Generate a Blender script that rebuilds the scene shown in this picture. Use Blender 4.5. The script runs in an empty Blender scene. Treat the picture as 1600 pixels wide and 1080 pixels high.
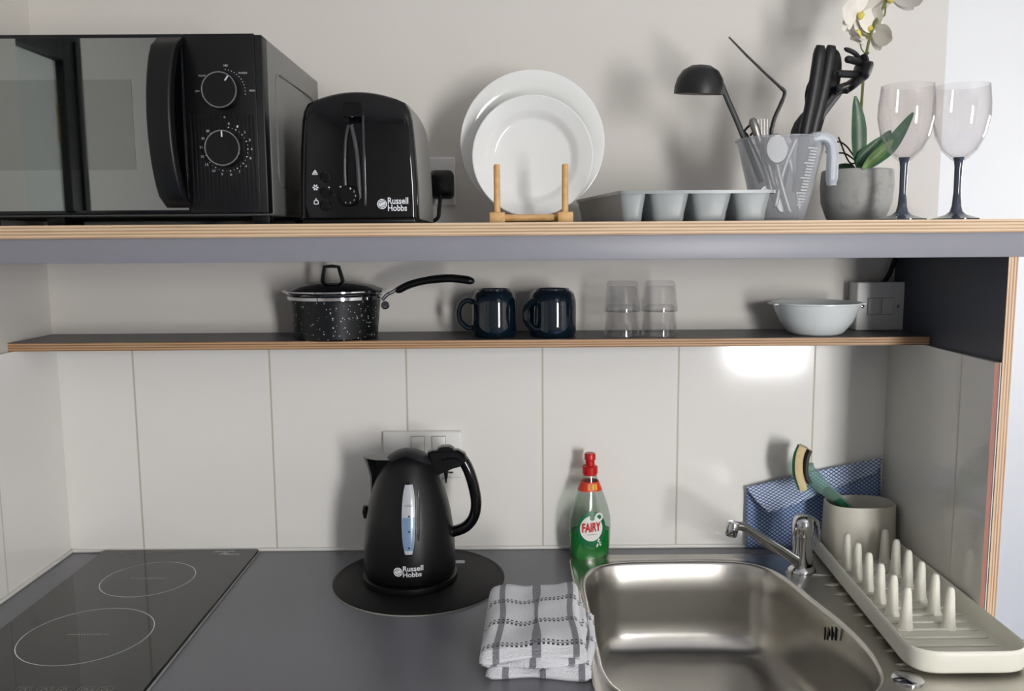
import bpy, bmesh, math, random
from math import sin, cos, pi, sqrt, radians as R, atan2, hypot
from mathutils import Vector, Matrix, Euler
random.seed(7)
S = bpy.context.scene
COL = S.collection
# ------------------------------------------------------------------ camera
CP, CR, CF = 0.1218, -0.007, 1332.3           # pitch down, roll, focal length in pixels (1600 wide)
CYW = 0.0026
CO = Vector((0, -1.5, 1.456))
_f = Vector((cos(CP)*sin(CYW), cos(CP)*cos(CYW), -sin(CP)))
_r = Vector((cos(CYW), -sin(CYW), 0)); _u = _r.cross(_f)
RT = _r*cos(CR) + _u*sin(CR); UP = _u*cos(CR) - _r*sin(CR); FW = _f
cam = bpy.data.cameras.new('camera'); co = bpy.data.objects.new('camera', cam); COL.objects.link(co)
M3 = Matrix((RT, UP, -FW)).transposed()
co.matrix_world = Matrix.Translation(CO) @ M3.to_4x4()
cam.sensor_fit = 'HORIZONTAL'; cam.sensor_width = 36; cam.lens = 36*CF/1600; cam.clip_start = 0.02
S.camera = co
def ray(u, v): return FW*CF + RT*(u-800) - UP*(v-540)
def AY(u, v, y):                               # world point seen at (u, v) of the photo at depth y
    d = ray(u, v); return CO + d*((y-CO.y)/d.y)
def AZ(u, v, z):                               # world point seen at (u, v) at height z
    d = ray(u, v); return CO + d*((z-CO.z)/d.z)
# ------------------------------------------------------------------ world, windows, exposure
S.view_settings.view_transform = 'Standard'; S.view_settings.look = 'None'
S.view_settings.gamma = 1; S.view_settings.use_curve_mapping = False
S.view_settings.exposure = 0.60
S.cycles.transparent_max_bounces = 40
w = bpy.data.worlds.new('world'); S.world = w; w.use_nodes = True
bg = w.node_tree.nodes['Background']; bg.inputs[0].default_value = (1.0, 0.99, 0.975, 1); bg.inputs[1].default_value = 33.0
def portal(name, loc, rot, sx, sy):
    l = bpy.data.lights.new(name, 'AREA'); l.shape = 'RECTANGLE'; l.size = sx; l.size_y = sy
    l.cycles.is_portal = True
    o = bpy.data.objects.new(name, l); COL.objects.link(o); o.location = loc; o.rotation_euler = rot
    return o
REAR = -3.3
W1 = (1.20, 1.74, 0.66, 2.05)                  # window in the rear wall: x0 x1 z0 z1
W2 = (0.56, 0.84, 1.20, 1.80)                     # window in the far right wall: y0 y1 z0 z1
XFR = 2.6
portal('daylight_rear', ((W1[0]+W1[1])/2, REAR+0.0, (W1[2]+W1[3])/2), (R(90), 0, 0), W1[1]-W1[0], W1[3]-W1[2])
portal('daylight_right', (XFR, (W2[0]+W2[1])/2, (W2[2]+W2[3])/2), (0, R(90), 0), W2[3]-W2[2], W2[1]-W2[0])
# ------------------------------------------------------------------ materials
def lin(c):
    c = c/255; return c/12.92 if c <= .04045 else ((c+.055)/1.055)**2.4
def rgb(c): return (lin(c[0]), lin(c[1]), lin(c[2]), 1)
MATS = {}
def mat(name, c, rough=.5, metal=0, trans=0, ior=1.5, spec=.5, coat=0, bump=None, var=None, sheen=0):
    m = bpy.data.materials.new(name); m.use_nodes = True; nt = m.node_tree; p = nt.nodes['Principled BSDF']
    p.inputs['Base Color'].default_value = rgb(c); p.inputs['Roughness'].default_value = rough
    p.inputs['Metallic'].default_value = metal; p.inputs['Transmission Weight'].default_value = trans
    p.inputs['IOR'].default_value = ior; p.inputs['Specular IOR Level'].default_value = spec
    p.inputs['Coat Weight'].default_value = coat; p.inputs['Coat Roughness'].default_value = .05
    p.inputs['Sheen Weight'].default_value = sheen
    tc = nt.nodes.new('ShaderNodeTexCoord')
    if bump:
        n = nt.nodes.new('ShaderNodeTexNoise'); n.inputs['Scale'].default_value = bump[0]; n.inputs['Detail'].default_value = 3
        nt.links.new(tc.outputs['Object'], n.inputs['Vector'])
        b = nt.nodes.new('ShaderNodeBump'); b.inputs['Strength'].default_value = bump[1]; b.inputs['Distance'].default_value = bump[2] if len(bump) > 2 else .001
        nt.links.new(n.outputs[0], b.inputs['Height']); nt.links.new(b.outputs[0], p.inputs['Normal'])
    if var:                                     # (scale, colour2, lo, hi)
        n = nt.nodes.new('ShaderNodeTexNoise'); n.inputs['Scale'].default_value = var[0]; n.inputs['Detail'].default_value = 4
        nt.links.new(tc.outputs['Object'], n.inputs['Vector'])
        cr = nt.nodes.new('ShaderNodeValToRGB'); cr.color_ramp.elements[0].color = rgb(c); cr.color_ramp.elements[1].color = rgb(var[1])
        cr.color_ramp.elements[0].position = var[2]; cr.color_ramp.elements[1].position = var[3]
        nt.links.new(n.outputs[0], cr.inputs[0]); nt.links.new(cr.outputs[0], p.inputs['Base Color'])
    MATS[name] = m; return m
def N(nt, t, **kw):
    n = nt.nodes.new(t)
    for k, v in kw.items(): setattr(n, k, v)
    return n
def mth(nt, op, a, b=None, c=None):
    n = nt.nodes.new('ShaderNodeMath'); n.operation = op
    for i, v in enumerate((a, b, c)):
        if v is None: continue
        if isinstance(v, (int, float)): n.inputs[i].default_value = v
        else: nt.links.new(v, n.inputs[i])
    return n.outputs[0]
def thin_glass(name, tint, edge=.7, base=.02, rough=.0):
    m = bpy.data.materials.new(name); m.use_nodes = True; nt = m.node_tree; nt.nodes.clear()
    out = N(nt, 'ShaderNodeOutputMaterial'); mx = N(nt, 'ShaderNodeMixShader')
    t = N(nt, 'ShaderNodeBsdfTransparent'); t.inputs[0].default_value = rgb(tint)
    g = N(nt, 'ShaderNodeBsdfGlossy'); g.inputs['Roughness'].default_value = rough; g.inputs[0].default_value = (.8, .8, .82, 1)
    lw = N(nt, 'ShaderNodeLayerWeight'); lw.inputs[0].default_value = .5
    fr = mth(nt, 'MULTIPLY', mth(nt, 'POWER', lw.outputs['Facing'], 3.5), edge)
    fr = mth(nt, 'ADD', fr, base)
    nt.links.new(fr, mx.inputs[0]); nt.links.new(t.outputs[0], mx.inputs[1]); nt.links.new(g.outputs[0], mx.inputs[2])
    nt.links.new(mx.outputs[0], out.inputs[0]); MATS[name] = m; return m
def milky(name, tint, col, k, rough=.3):        # translucent plastic: part clear, part milky
    m = bpy.data.materials.new(name); m.use_nodes = True; nt = m.node_tree; nt.nodes.clear()
    out = N(nt, 'ShaderNodeOutputMaterial'); mx = N(nt, 'ShaderNodeMixShader')
    t = N(nt, 'ShaderNodeBsdfTransparent'); t.inputs[0].default_value = rgb(tint)
    g = N(nt, 'ShaderNodeBsdfPrincipled'); g.inputs['Base Color'].default_value = rgb(col); g.inputs['Roughness'].default_value = rough
    lw = N(nt, 'ShaderNodeLayerWeight'); lw.inputs[0].default_value = .5
    fr = mth(nt, 'ADD', mth(nt, 'MULTIPLY', mth(nt, 'POWER', lw.outputs['Facing'], 3.0), .7), k)
    nt.links.new(fr, mx.inputs[0]); nt.links.new(t.outputs[0], mx.inputs[1]); nt.links.new(g.outputs[0], mx.inputs[2])
    nt.links.new(mx.outputs[0], out.inputs[0]); MATS[name] = m; return m
def ply(name, axis, c1, c2, period):            # layered plywood edge
    m = mat(name, c1, .55); nt = m.node_tree; p = nt.nodes['Principled BSDF']
    tc = N(nt, 'ShaderNodeTexCoord'); sx = N(nt, 'ShaderNodeSeparateXYZ'); nt.links.new(tc.outputs['Object'], sx.inputs[0])
    mp = N(nt, 'ShaderNodeMapping'); mp.inputs['Scale'].default_value = (3, 3, 260) if axis == 2 else (260, 3, 3)
    nt.links.new(tc.outputs['Object'], mp.inputs[0])
    no = N(nt, 'ShaderNodeTexNoise'); no.inputs['Scale'].default_value = 3; no.inputs['Detail'].default_value = 3; nt.links.new(mp.outputs[0], no.inputs[0])
    wv = mth(nt, 'SINE', mth(nt, 'MULTIPLY', sx.outputs[axis], 2*pi/period))
    v = mth(nt, 'ADD', mth(nt, 'MULTIPLY', wv, .3), mth(nt, 'MULTIPLY', no.outputs[0], .9))
    cr = N(nt, 'ShaderNodeValToRGB'); cr.color_ramp.elements[0].color = rgb(c1); cr.color_ramp.elements[1].color = rgb(c2)
    cr.color_ramp.elements[0].position = .3; cr.color_ramp.elements[1].position = .8
    nt.links.new(v, cr.inputs[0]); nt.links.new(cr.outputs[0], p.inputs['Base Color']); return m
def tiles(name, axis, start, step, c, grout, w_=.0016):
    m = mat(name, c, .10, bump=(7, .10, .004)); nt = m.node_tree; p = nt.nodes['Principled BSDF']
    g = N(nt, 'ShaderNodeNewGeometry'); sx = N(nt, 'ShaderNodeSeparateXYZ'); nt.links.new(g.outputs['Position'], sx.inputs[0])
    q = mth(nt, 'DIVIDE', mth(nt, 'SUBTRACT', sx.outputs[axis], start), step)
    d = mth(nt, 'ABSOLUTE', mth(nt, 'SUBTRACT', mth(nt, 'FRACT', mth(nt, 'ADD', q, .5)), .5))
    k = mth(nt, 'LESS_THAN', mth(nt, 'MULTIPLY', d, step), w_)
    mx = N(nt, 'ShaderNodeMix', data_type='RGBA'); mx.inputs[6].default_value = rgb(c); mx.inputs[7].default_value = rgb(grout)
    nt.links.new(k, mx.inputs[0]); nt.links.new(mx.outputs[2], p.inputs['Base Color'])
    nt.links.new(mth(nt, 'ADD', mth(nt, 'MULTIPLY', k, .5), .10), p.inputs['Roughness']); return m
wallp = mat('wall_paint', (219, 215, 209), .85, bump=(180, .15, .0005))
wallf = mat('far_wall_paint', (236, 237, 238), .85)
ceilm = mat('ceiling_paint', (235, 233, 228), .9)
floorm = mat('blue_floor', (128, 146, 190), .5, bump=(200, .3))
tileb = tiles('white_tile_back', 0, -0.184, .2418, (240, 238, 234), (196, 190, 176))
tilel = tiles('white_tile_left', 1, -0.20, .2418, (240, 238, 234), (206, 201, 190))
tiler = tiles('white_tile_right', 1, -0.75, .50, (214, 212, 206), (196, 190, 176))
terra = mat('tile_biscuit', (160, 112, 98), .7)
grout = mat('white_sealant', (238, 236, 230), .4)
worktop_m = mat('grey_worktop', (120, 120, 127), .3, bump=(400, .05, .0003), var=(3, (114, 114, 120), .4, .7))
greylam = mat('grey_laminate', (140, 140, 148), .4)
shelflam = mat('dark_grey_laminate', (86, 84, 86), .45)
navylam = mat('slate_blue_laminate', (58, 62, 74), .5)
plyz = ply('plywood_edge_flat', 2, (224, 197, 162), (172, 136, 102), .0044)
plyx = ply('plywood_edge_upright', 0, (220, 190, 156), (150, 112, 82), .0040)
plyd = ply('plywood_edge_shaded', 2, (196, 158, 118), (130, 92, 62), .0040)  # same ply, darker: shade on the lower shelf edge put into the colour
black = mat('black_plastic', (9, 10, 11), .38, spec=.4)
gloss = mat('gloss_black', (6, 7, 9), .06, spec=.5)
satin = mat('satin_black', (9, 10, 12), .36, spec=.4)
toastside = mat('toaster_side_plastic', (150, 149, 145), .38)
cutl2 = mat('dull_cutlery_steel', (150, 148, 144), .36, metal=1)  # darker, rougher steel, toned down to keep reflections from blowing out
levm = mat('lever_glint_grey', (56, 58, 60), .12)  # grey that paints in the reflections along the lever slot
satin2 = mat('charcoal_plastic', (40, 41, 44), .45)
darkgrey = mat('dark_grey_nylon', (28, 28, 30), .42, spec=.4)
midgrey = mat('mid_grey_nylon', (84, 82, 84), .4)
mwside = mat('microwave_steel_paint', (118, 118, 115), .34, spec=.6)
mirror = mat('mirror_glass', (166, 170, 167), .02, metal=1)
mirror2 = mat('mirror_window', (150, 154, 150), .03, metal=1)
white = mat('white_plastic', (232, 231, 228), .3)
ink = mat('white_print', (226, 228, 230), .5)
inkgrey = mat('grey_print', (150, 150, 148), .5)
chrome = mat('chrome', (205, 206, 208), .06, metal=1)
steel = mat('brushed_steel', (196, 193, 187), .27, metal=1, bump=(60, .04, .0006))
cutl = mat('cutlery_steel', (190, 190, 190), .18, metal=1)
ceram = mat('white_ceramic', (235, 236, 234), .12)
teal = mat('teal_glaze', (7, 22, 33), .08, coat=.5, var=(260, (60, 84, 100), .66, .78))
wood = mat('bamboo', (224, 180, 122), .5, var=(90, (204, 156, 98), .4, .7))
traym = mat('grey_tray_plastic', (158, 163, 163), .32)
traydark = mat('tray_shadow_plastic', (120, 122, 122), .4)
potm = mat('concrete', (168, 168, 164), .85, bump=(80, .5, .001), var=(60, (140, 140, 136), .5, .75))
soil = mat('moss', (66, 68, 58), .95, bump=(200, 1, .004))
leafm = mat('orchid_leaf', (42, 88, 58), .35, var=(30, (70, 112, 72), .45, .75))
leafl = mat('orchid_leaf_light', (98, 134, 62), .4, var=(40, (70, 108, 50), .45, .7))
stemm = mat('orchid_stem', (112, 118, 62), .5)
twig = mat('brown_root', (74, 60, 48), .7)
petal = mat('orchid_petal', (240, 236, 226), .55, var=(30, (228, 218, 206), .4, .8))
petalc = mat('orchid_centre', (226, 208, 96), .5)
clear = thin_glass('clear_glass', (251, 251, 251), .85, .05)
clearp = thin_glass('clear_acrylic', (252, 251, 251), edge=.8, base=.04)
smoke = mat('smoke_glass', (60, 68, 82), .05, coat=.6)
smoke_t = thin_glass('smoke_tint', (150, 154, 160), edge=.6, base=.08)
jugm = milky('jug_plastic', (240, 241, 243), (230, 232, 235), .24, .2)
jugm2 = milky('jug_marks', (200, 206, 214), (235, 240, 246), .5, .3)
bowlm = mat('white_melamine', (226, 231, 230), .28)
rackm = mat('cream_plastic', (228, 226, 214), .45)
cupm = mat('warm_grey_plastic', (196, 192, 180), .5)
hobglass = mat('hob_glass', (18, 22, 22), .05, spec=.6)
leather = mat('black_leather', (11, 11, 12), .55, spec=.3, bump=(700, .4, .0005))
matedge = mat('mat_edge', (176, 170, 162), .6)
red = mat('red_cap', (196, 22, 26), .3)
orange = mat('orange_print', (236, 170, 40), .45)
redlab = mat('red_label', (222, 60, 34), .4)
greenlab = mat('green_label', (10, 104, 62), .35)
liquid = mat('green_liquid', (0, 158, 52), .05, coat=.4, trans=.25)
botm = thin_glass('bottle_plastic', (226, 232, 226), edge=.55, base=.08, rough=.08)
clothw = None
sponge = mat('cream_sponge', (226, 206, 160), .9, bump=(300, .8, .002))
scour = mat('green_scourer', (24, 96, 66), .95, bump=(400, 1, .002))
wand = milky('green_clear_plastic', (200, 226, 218), (176, 206, 198), .25, .12)
brass = mat('brass', (186, 150, 84), .3, metal=1)
doorfr = mat('dark_door_frame', (20, 24, 26), .4)
doorleaf = mat('pale_door', (210, 212, 208), .6)
waterblue = mat('gauge_blue', (120, 148, 178), .2)
gaugem = mat('gauge_grey', (186, 190, 196), .2)
# granite pan: black with white specks
pan = mat('speckled_black', (7, 9, 11), .38, spec=.4); nt = pan.node_tree; p = nt.nodes['Principled BSDF']
tc = N(nt, 'ShaderNodeTexCoord'); vo = N(nt, 'ShaderNodeTexVoronoi'); vo.inputs['Scale'].default_value = 330; nt.links.new(tc.outputs['Object'], vo.inputs[0])
sxx = N(nt, 'ShaderNodeSeparateColor'); nt.links.new(vo.outputs['Color'], sxx.inputs[0])
k = mth(nt, 'LESS_THAN', vo.outputs['Distance'], mth(nt, 'MULTIPLY', mth(nt, 'POWER', sxx.outputs[0], 5), .42))
mx = N(nt, 'ShaderNodeMix', data_type='RGBA'); mx.inputs[6].default_value = rgb((7, 9, 11)); mx.inputs[7].default_value = rgb((214, 220, 220))
nt.links.new(k, mx.inputs[0]); nt.links.new(mx.outputs[2], p.inputs['Base Color'])
# blue lattice cloth
def lattice(name, c1, c2):
    m = mat(name, c1, .8); nt = m.node_tree; p = nt.nodes['Principled BSDF']
    uv = N(nt, 'ShaderNodeUVMap'); s = N(nt, 'ShaderNodeSeparateXYZ'); nt.links.new(uv.outputs[0], s.inputs[0])
    a = mth(nt, 'ADD', s.outputs[0], mth(nt, 'MULTIPLY', s.outputs[1], 1.35)); b = mth(nt, 'SUBTRACT', s.outputs[0], mth(nt, 'MULTIPLY', s.outputs[1], 1.35))
    fa = mth(nt, 'LESS_THAN', mth(nt, 'FRACT', mth(nt, 'DIVIDE', a, .0093)), .24); fb = mth(nt, 'LESS_THAN', mth(nt, 'FRACT', mth(nt, 'DIVIDE', b, .0093)), .24)
    k = mth(nt, 'MAXIMUM', fa, fb)
    mx = N(nt, 'ShaderNodeMix', data_type='RGBA'); mx.inputs[6].default_value = rgb(c1); mx.inputs[7].default_value = rgb(c2)
    nt.links.new(k, mx.inputs[0]); nt.links.new(mx.outputs[2], p.inputs['Base Color']); return m
bluecloth = lattice('blue_lattice_cloth', (156, 182, 222), (22, 42, 90))
blueflap = lattice('blue_lattice_cloth_lit', (206, 222, 246), (34, 58, 108))  # same cloth, paler: light on the upturned flap put into the colour
# tea towel: white terry with grey bands (u) and dotted black lines (v)
def towel_mat():
    m = mat('terry_towel', (222, 224, 232), .95, sheen=.3); nt = m.node_tree; p = nt.nodes['Principled BSDF']
    uv = N(nt, 'ShaderNodeUVMap'); s = N(nt, 'ShaderNodeSeparateXYZ'); nt.links.new(uv.outputs[0], s.inputs[0])
    no = N(nt, 'ShaderNodeTexNoise'); no.inputs['Scale'].default_value = 420; nt.links.new(uv.outputs[0], no.inputs[0])
    n2 = N(nt, 'ShaderNodeTexNoise'); n2.inputs['Scale'].default_value = 900; nt.links.new(uv.outputs[0], n2.inputs[0])
    U, Vv = s.outputs[0], s.outputs[1]
    fu = mth(nt, 'FRACT', mth(nt, 'DIVIDE', U, .0500)); band = mth(nt, 'LESS_THAN', mth(nt, 'ABSOLUTE', mth(nt, 'SUBTRACT', fu, .5)), .085)
    band = mth(nt, 'MULTIPLY', band, mth(nt, 'ADD', .35, mth(nt, 'MULTIPLY', n2.outputs[0], .9)))
    dv = mth(nt, 'FRACT', mth(nt, 'DIVIDE', Vv, .0660))
    dvm = mth(nt, 'MULTIPLY', mth(nt, 'SUBTRACT', dv, .5), .0660)
    def dotted(off, half, per, duty):
        l = mth(nt, 'LESS_THAN', mth(nt, 'ABSOLUTE', mth(nt, 'SUBTRACT', dvm, off)), half)
        d = mth(nt, 'LESS_THAN', mth(nt, 'FRACT', mth(nt, 'DIVIDE', U, per)), duty)
        return mth(nt, 'MULTIPLY', l, d)
    k = mth(nt, 'MAXIMUM', dotted(.004, .0022, .0062, .55), dotted(-.0044, .0016, .0062, .55))
    k = mth(nt, 'MAXIMUM', k, dotted(0, .0007, 1, 1.1))
    mx = N(nt, 'ShaderNodeMix', data_type='RGBA'); mx.inputs[6].default_value = rgb((232, 233, 238)); mx.inputs[7].default_value = rgb((84, 86, 96))
    nt.links.new(band, mx.inputs[0])
    m2 = N(nt, 'ShaderNodeMix', data_type='RGBA'); m2.inputs[7].default_value = rgb((24, 26, 34)); nt.links.new(mx.outputs[2], m2.inputs[6])
    nt.links.new(k, m2.inputs[0]); nt.links.new(m2.outputs[2], p.inputs['Base Color'])
    b = N(nt, 'ShaderNodeBump'); b.inputs['Strength'].default_value = .9; b.inputs['Distance'].default_value = .002
    nt.links.new(no.outputs[0], b.inputs['Height']); nt.links.new(b.outputs[0], p.inputs['Normal']); return m
towelm = towel_mat()
# ------------------------------------------------------------------ geometry helpers
def V(*a): return Vector(a)
def B(): return bmesh.new()
def ring(bm, pts): return [bm.verts.new(p) for p in pts]
def bridge(bm, a, b, mi=0, closed=True):
    n = max(len(a), len(b))
    for i in range(n if closed else n-1):
        j = (i+1) % n
        if len(a) == 1: vs = (a[0], b[j], b[i])
        elif len(b) == 1: vs = (a[i], a[j], b[0])
        else: vs = (a[i], a[j], b[j], b[i])
        try: f = bm.faces.new(vs); f.material_index = mi
        except ValueError: pass
def loft(bm, rings, cap0=True, cap1=True, mi=0):
    rs = [ring(bm, r) for r in rings]
    for a, b in zip(rs, rs[1:]): bridge(bm, a, b, mi)
    for r, c in ((rs[0], cap0), (rs[-1], cap1)):
        if c and len(r) > 2:
            f = bm.faces.new(r); f.material_index = mi
    return rs
def box(bm, x0, x1, y0, y1, z0, z1, bev=0, mi=0, seg=2):
    vs = [bm.verts.new((x, y, z)) for z in (z0, z1) for y in (y0, y1) for x in (x0, x1)]
    fs = []
    for q in ((0, 2, 3, 1), (4, 5, 7, 6), (0, 1, 5, 4), (2, 6, 7, 3), (0, 4, 6, 2), (1, 3, 7, 5)):
        f = bm.faces.new([vs[i] for i in q]); f.material_index = mi; fs.append(f)
    if bev > 0:
        es = list({e for f in fs for e in f.edges})
        bmesh.ops.bevel(bm, geom=es, offset=bev, segments=seg, affect='EDGES', profile=.5, material=mi)
    return fs
def lathe(bm, prof, c=(0, 0, 0), seg=48, M=None, mi=0, sx=1, sy=1, closed=False):
    c = Vector(c); rs = []
    for r, z in prof:
        if r < 1e-6: pts = [V(0, 0, z)]
        else: pts = [V(r*cos(2*pi*i/seg)*sx, r*sin(2*pi*i/seg)*sy, z) for i in range(seg)]
        pts = [(M @ q if M else q)+c for q in pts]; rs.append(ring(bm, pts))
    for a, b in zip(rs, rs[1:]): bridge(bm, a, b, mi)
    if closed: bridge(bm, rs[-1], rs[0], mi)
    else:
        for r in (rs[0], rs[-1]):
            if len(r) > 2: f = bm.faces.new(r); f.material_index = mi
def tube(bm, pts, rad, seg=10, mi=0, flat=1.0, up=(0, 1, 0), power=2.0):
    """swept tube; flat scales the section along the 'up' side vector"""
    pts = [Vector(p) for p in pts]; n = len(pts)
    if isinstance(rad, (int, float)): rad = [rad]*n
    if isinstance(flat, (int, float)): flat = [flat]*n
    def fit_(L):
        if len(L) == n: return L
        return [L[min(len(L)-1, int(i/(n-1)*(len(L)-1)))]*(1-(i/(n-1)*(len(L)-1)) % 1)+L[min(len(L)-1, int(i/(n-1)*(len(L)-1))+1)]*((i/(n-1)*(len(L)-1)) % 1) for i in range(n)]
    rad, flat = fit_(rad), fit_(flat)
    rs = []; up = Vector(up)
    for i, p in enumerate(pts):
        t = (pts[min(i+1, n-1)]-pts[max(i-1, 0)]).normalized()
        a = up - t*up.dot(t)
        if a.length < 1e-4: a = V(0, 0, 1) - t*t.z
        a.normalize(); b = t.cross(a)
        rg = []
        for k in range(seg):
            th = 2*pi*k/seg; cx, sy = cos(th), sin(th)
            if power != 2: cx = math.copysign(abs(cx)**(2/power), cx); sy = math.copysign(abs(sy)**(2/power), sy)
            rg.append(p + b*cx*rad[i] + a*sy*rad[i]*flat[i])
        rs.append(rg)
    loft(bm, rs, mi=mi)
def smooth_path(pts, n=6):                      # Catmull-Rom
    pts = [Vector(p) for p in pts]; P = [pts[0]*2-pts[1]]+pts+[pts[-1]*2-pts[-2]]; out = []
    for i in range(1, len(P)-2):
        for k in range(n):
            t = k/n; a, b, c, d = P[i-1:i+3]
            out.append(.5*((2*b)+(c-a)*t+(2*a-5*b+4*c-d)*t*t+(3*b-a-3*c+d)*t**3))
    out.append(pts[-1]); return out
def lerp(a, b, t): return a+(b-a)*t
def interp(tab, x):
    if x <= tab[0][0]: return tab[0][1]
    for (a, b), (c, d) in zip(tab, tab[1:]):
        if x <= c: return b+(d-b)*(x-a)/(c-a)
    return tab[-1][1]
def rrect(x0, x1, y0, y1, r, n=6):
    out = []
    if isinstance(r, (int, float)): r = (r,)*4
    for (cx, cy, a0, q) in ((x1, y1, 0, r[0]), (x0, y1, 90, r[1]), (x0, y0, 180, r[2]), (x1, y0, 270, r[3])):
        px = cx-q if cx == x1 else cx+q; py = cy-q if cy == y1 else cy+q
        for i in range(n+1):
            a = R(a0+90*i/n); out.append((px+q*cos(a), py+q*sin(a)))
    return out
WM = {}                                         # world translation of every object built
def finish(bm, angle):
    bmesh.ops.recalc_face_normals(bm, faces=bm.faces)
    for f in bm.faces: f.smooth = True
    for e in bm.edges:
        if len(e.link_faces) == 2: e.smooth = e.calc_face_angle(0) < R(angle)
def obj(name, bm, mats, parent=None, angle=38, recalc=True):
    if not isinstance(mats, (list, tuple)): mats = [mats]
    if recalc: finish(bm, angle)
    me = bpy.data.meshes.new(name)
    xs = [v.co for v in bm.verts]
    lo = V(*(min(c[i] for c in xs) for i in range(3))); hi = V(*(max(c[i] for c in xs) for i in range(3)))
    c = V((lo.x+hi.x)/2, (lo.y+hi.y)/2, lo.z)
    bmesh.ops.translate(bm, verts=bm.verts, vec=-c)
    bm.to_mesh(me); bm.free()
    for m in mats: me.materials.append(m)
    o = bpy.data.objects.new(name, me); COL.objects.link(o); o.location = c
    if parent:
        o.parent = parent; o.matrix_parent_inverse = Matrix.Translation(-WM[parent.name])
    WM[o.name] = c; return o
def tag(o, label, cat, group=None, kind=None):
    o['label'] = label; o['category'] = cat
    if group: o['group'] = group
    if kind: o['kind'] = kind
    return o
def thing(name, loc, label, cat, group=None):
    o = bpy.data.objects.new(name, None); COL.objects.link(o); o.location = loc; o.empty_display_size = .02
    WM[o.name] = Vector(loc); return tag(o, label, cat, group)
def struct(name, bm, m, label=None):
    o = obj(name, bm, m, angle=30); o['kind'] = 'structure'
    o['label'] = label; o['category'] = name.split('_')[0]; return o
def dup(root, delta, label):
    r = root.copy(); COL.objects.link(r); r.location = root.location+Vector(delta); r['label'] = label
    def rec(a, b):
        for ch in list(a.children):
            if ch.name in skip: continue
            c = ch.copy(); COL.objects.link(c); c.parent = b; c.matrix_parent_inverse = ch.matrix_parent_inverse.copy(); rec(ch, c)
    skip = set(); rec(root, r); return r
def text_faces(s, size, bold=0.0, shear=0.0, space=1.0, line=1.0):
    cu = bpy.data.curves.new('print', 'FONT'); cu.body = s; cu.size = size; cu.offset = bold*size; cu.shear = shear
    cu.space_character = space; cu.space_line = line; cu.resolution_u = 3
    o = bpy.data.objects.new('print', cu); COL.objects.link(o)
    dg = bpy.context.evaluated_depsgraph_get(); me = bpy.data.meshes.new_from_object(o.evaluated_get(dg))
    vs = [v.co.copy() for v in me.vertices]; fs = [list(p.vertices) for p in me.polygons]
    bpy.data.objects.remove(o); bpy.data.curves.remove(cu); bpy.data.meshes.remove(me); return vs, fs
def put_text(bm, s, size, fn, mi=0, fit=None, **kw):
    """fn maps flat (x, y) of the lettering to a world point; fit=(w, h) scales it, origin at lower left"""
    vs, fs = text_faces(s, size, **kw)
    if not vs: return
    x0 = min(v.x for v in vs); x1 = max(v.x for v in vs); y0 = min(v.y for v in vs); y1 = max(v.y for v in vs)
    kx = fit[0]/(x1-x0) if fit else 1; ky = (fit[1]/(y1-y0) if fit and fit[1] else kx)
    nv = [bm.verts.new(fn((v.x-x0)*kx, (v.y-y0)*ky)) for v in vs]
    for f in fs:
        try: q = bm.faces.new([nv[i] for i in f]); q.material_index = mi
        except ValueError: pass
def disc(bm, fn, cx, cy, rx, ry, n=28, mi=0, r0=0.0, rings=3):
    """flat disc/annulus mapped by fn(x, y)"""
    rs = []
    for k in range(rings+1):
        t = r0+(1-r0)*k/rings
        if t == 0: rs.append([bm.verts.new(fn(cx, cy))])
        else: rs.append([bm.verts.new(fn(cx+rx*t*cos(2*pi*i/n), cy+ry*t*sin(2*pi*i/n))) for i in range(n)])
    for a, b in zip(rs, rs[1:]): bridge(bm, a, b, mi)
def emblem(bm, fn, cx, cy, r, mi=0):            # round badge: ring of broken arcs with an S-like wave inside
    disc(bm, fn, cx, cy, r*.98, r, n=28, mi=mi, r0=.80, rings=1)
    for s in (1, -1):
        for k, (dy, wd) in enumerate(((.0, .16), (.42, .13))):
            pts = []
            for i in range(9):
                t = -1+2*i/8; x = t*.68*r*sqrt(max(0, 1-dy*dy)); y = s*(dy+.16)*r + .16*r*sin(t*pi)*1.0
                pts.append((x, y))
            a = [bm.verts.new(fn(cx+x, cy+y+wd*r)) for x, y in pts]; b = [bm.verts.new(fn(cx+x, cy+y-wd*r)) for x, y in pts]
            bridge(bm, a, b, mi, closed=False)
WT, SH, LO = .900, 1.4812, 1.298                # worktop, upper shelf top, lower shelf top
# ------------------------------------------------------------------ room shell
XL, XE = -.81, .749                             # kitchenette left wall, end of its back wall
b = B(); box(b, -1.35, 2.75, REAR-.15, 1.6, -.1, 0); struct('floor', b, floorm, 'blue floor beyond the end of the worktop')
b = B(); box(b, -1.35, 2.75, REAR-.15, 1.6, 2.45, 2.55); struct('ceiling', b, ceilm, 'white ceiling')
b = B(); box(b, -.95, XE, .004, .12, 0, 2.45); struct('wall_back', b, wallp, 'off-white painted wall behind the shelves')
b = B(); box(b, XL-.12, XL, -.64, .004, 0, 2.45); struct('wall_left', b, wallp, 'white wall left of the worktop')
b = B(); box(b, XE-.12, 2.75, 1.45, 1.6, 0, 2.45); box(b, XE-.12, XE-.001, .12, 1.45, 0, 2.45); struct('wall_far', b, wallf, 'bright bluish white wall seen past the right end of the kitchenette')
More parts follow.
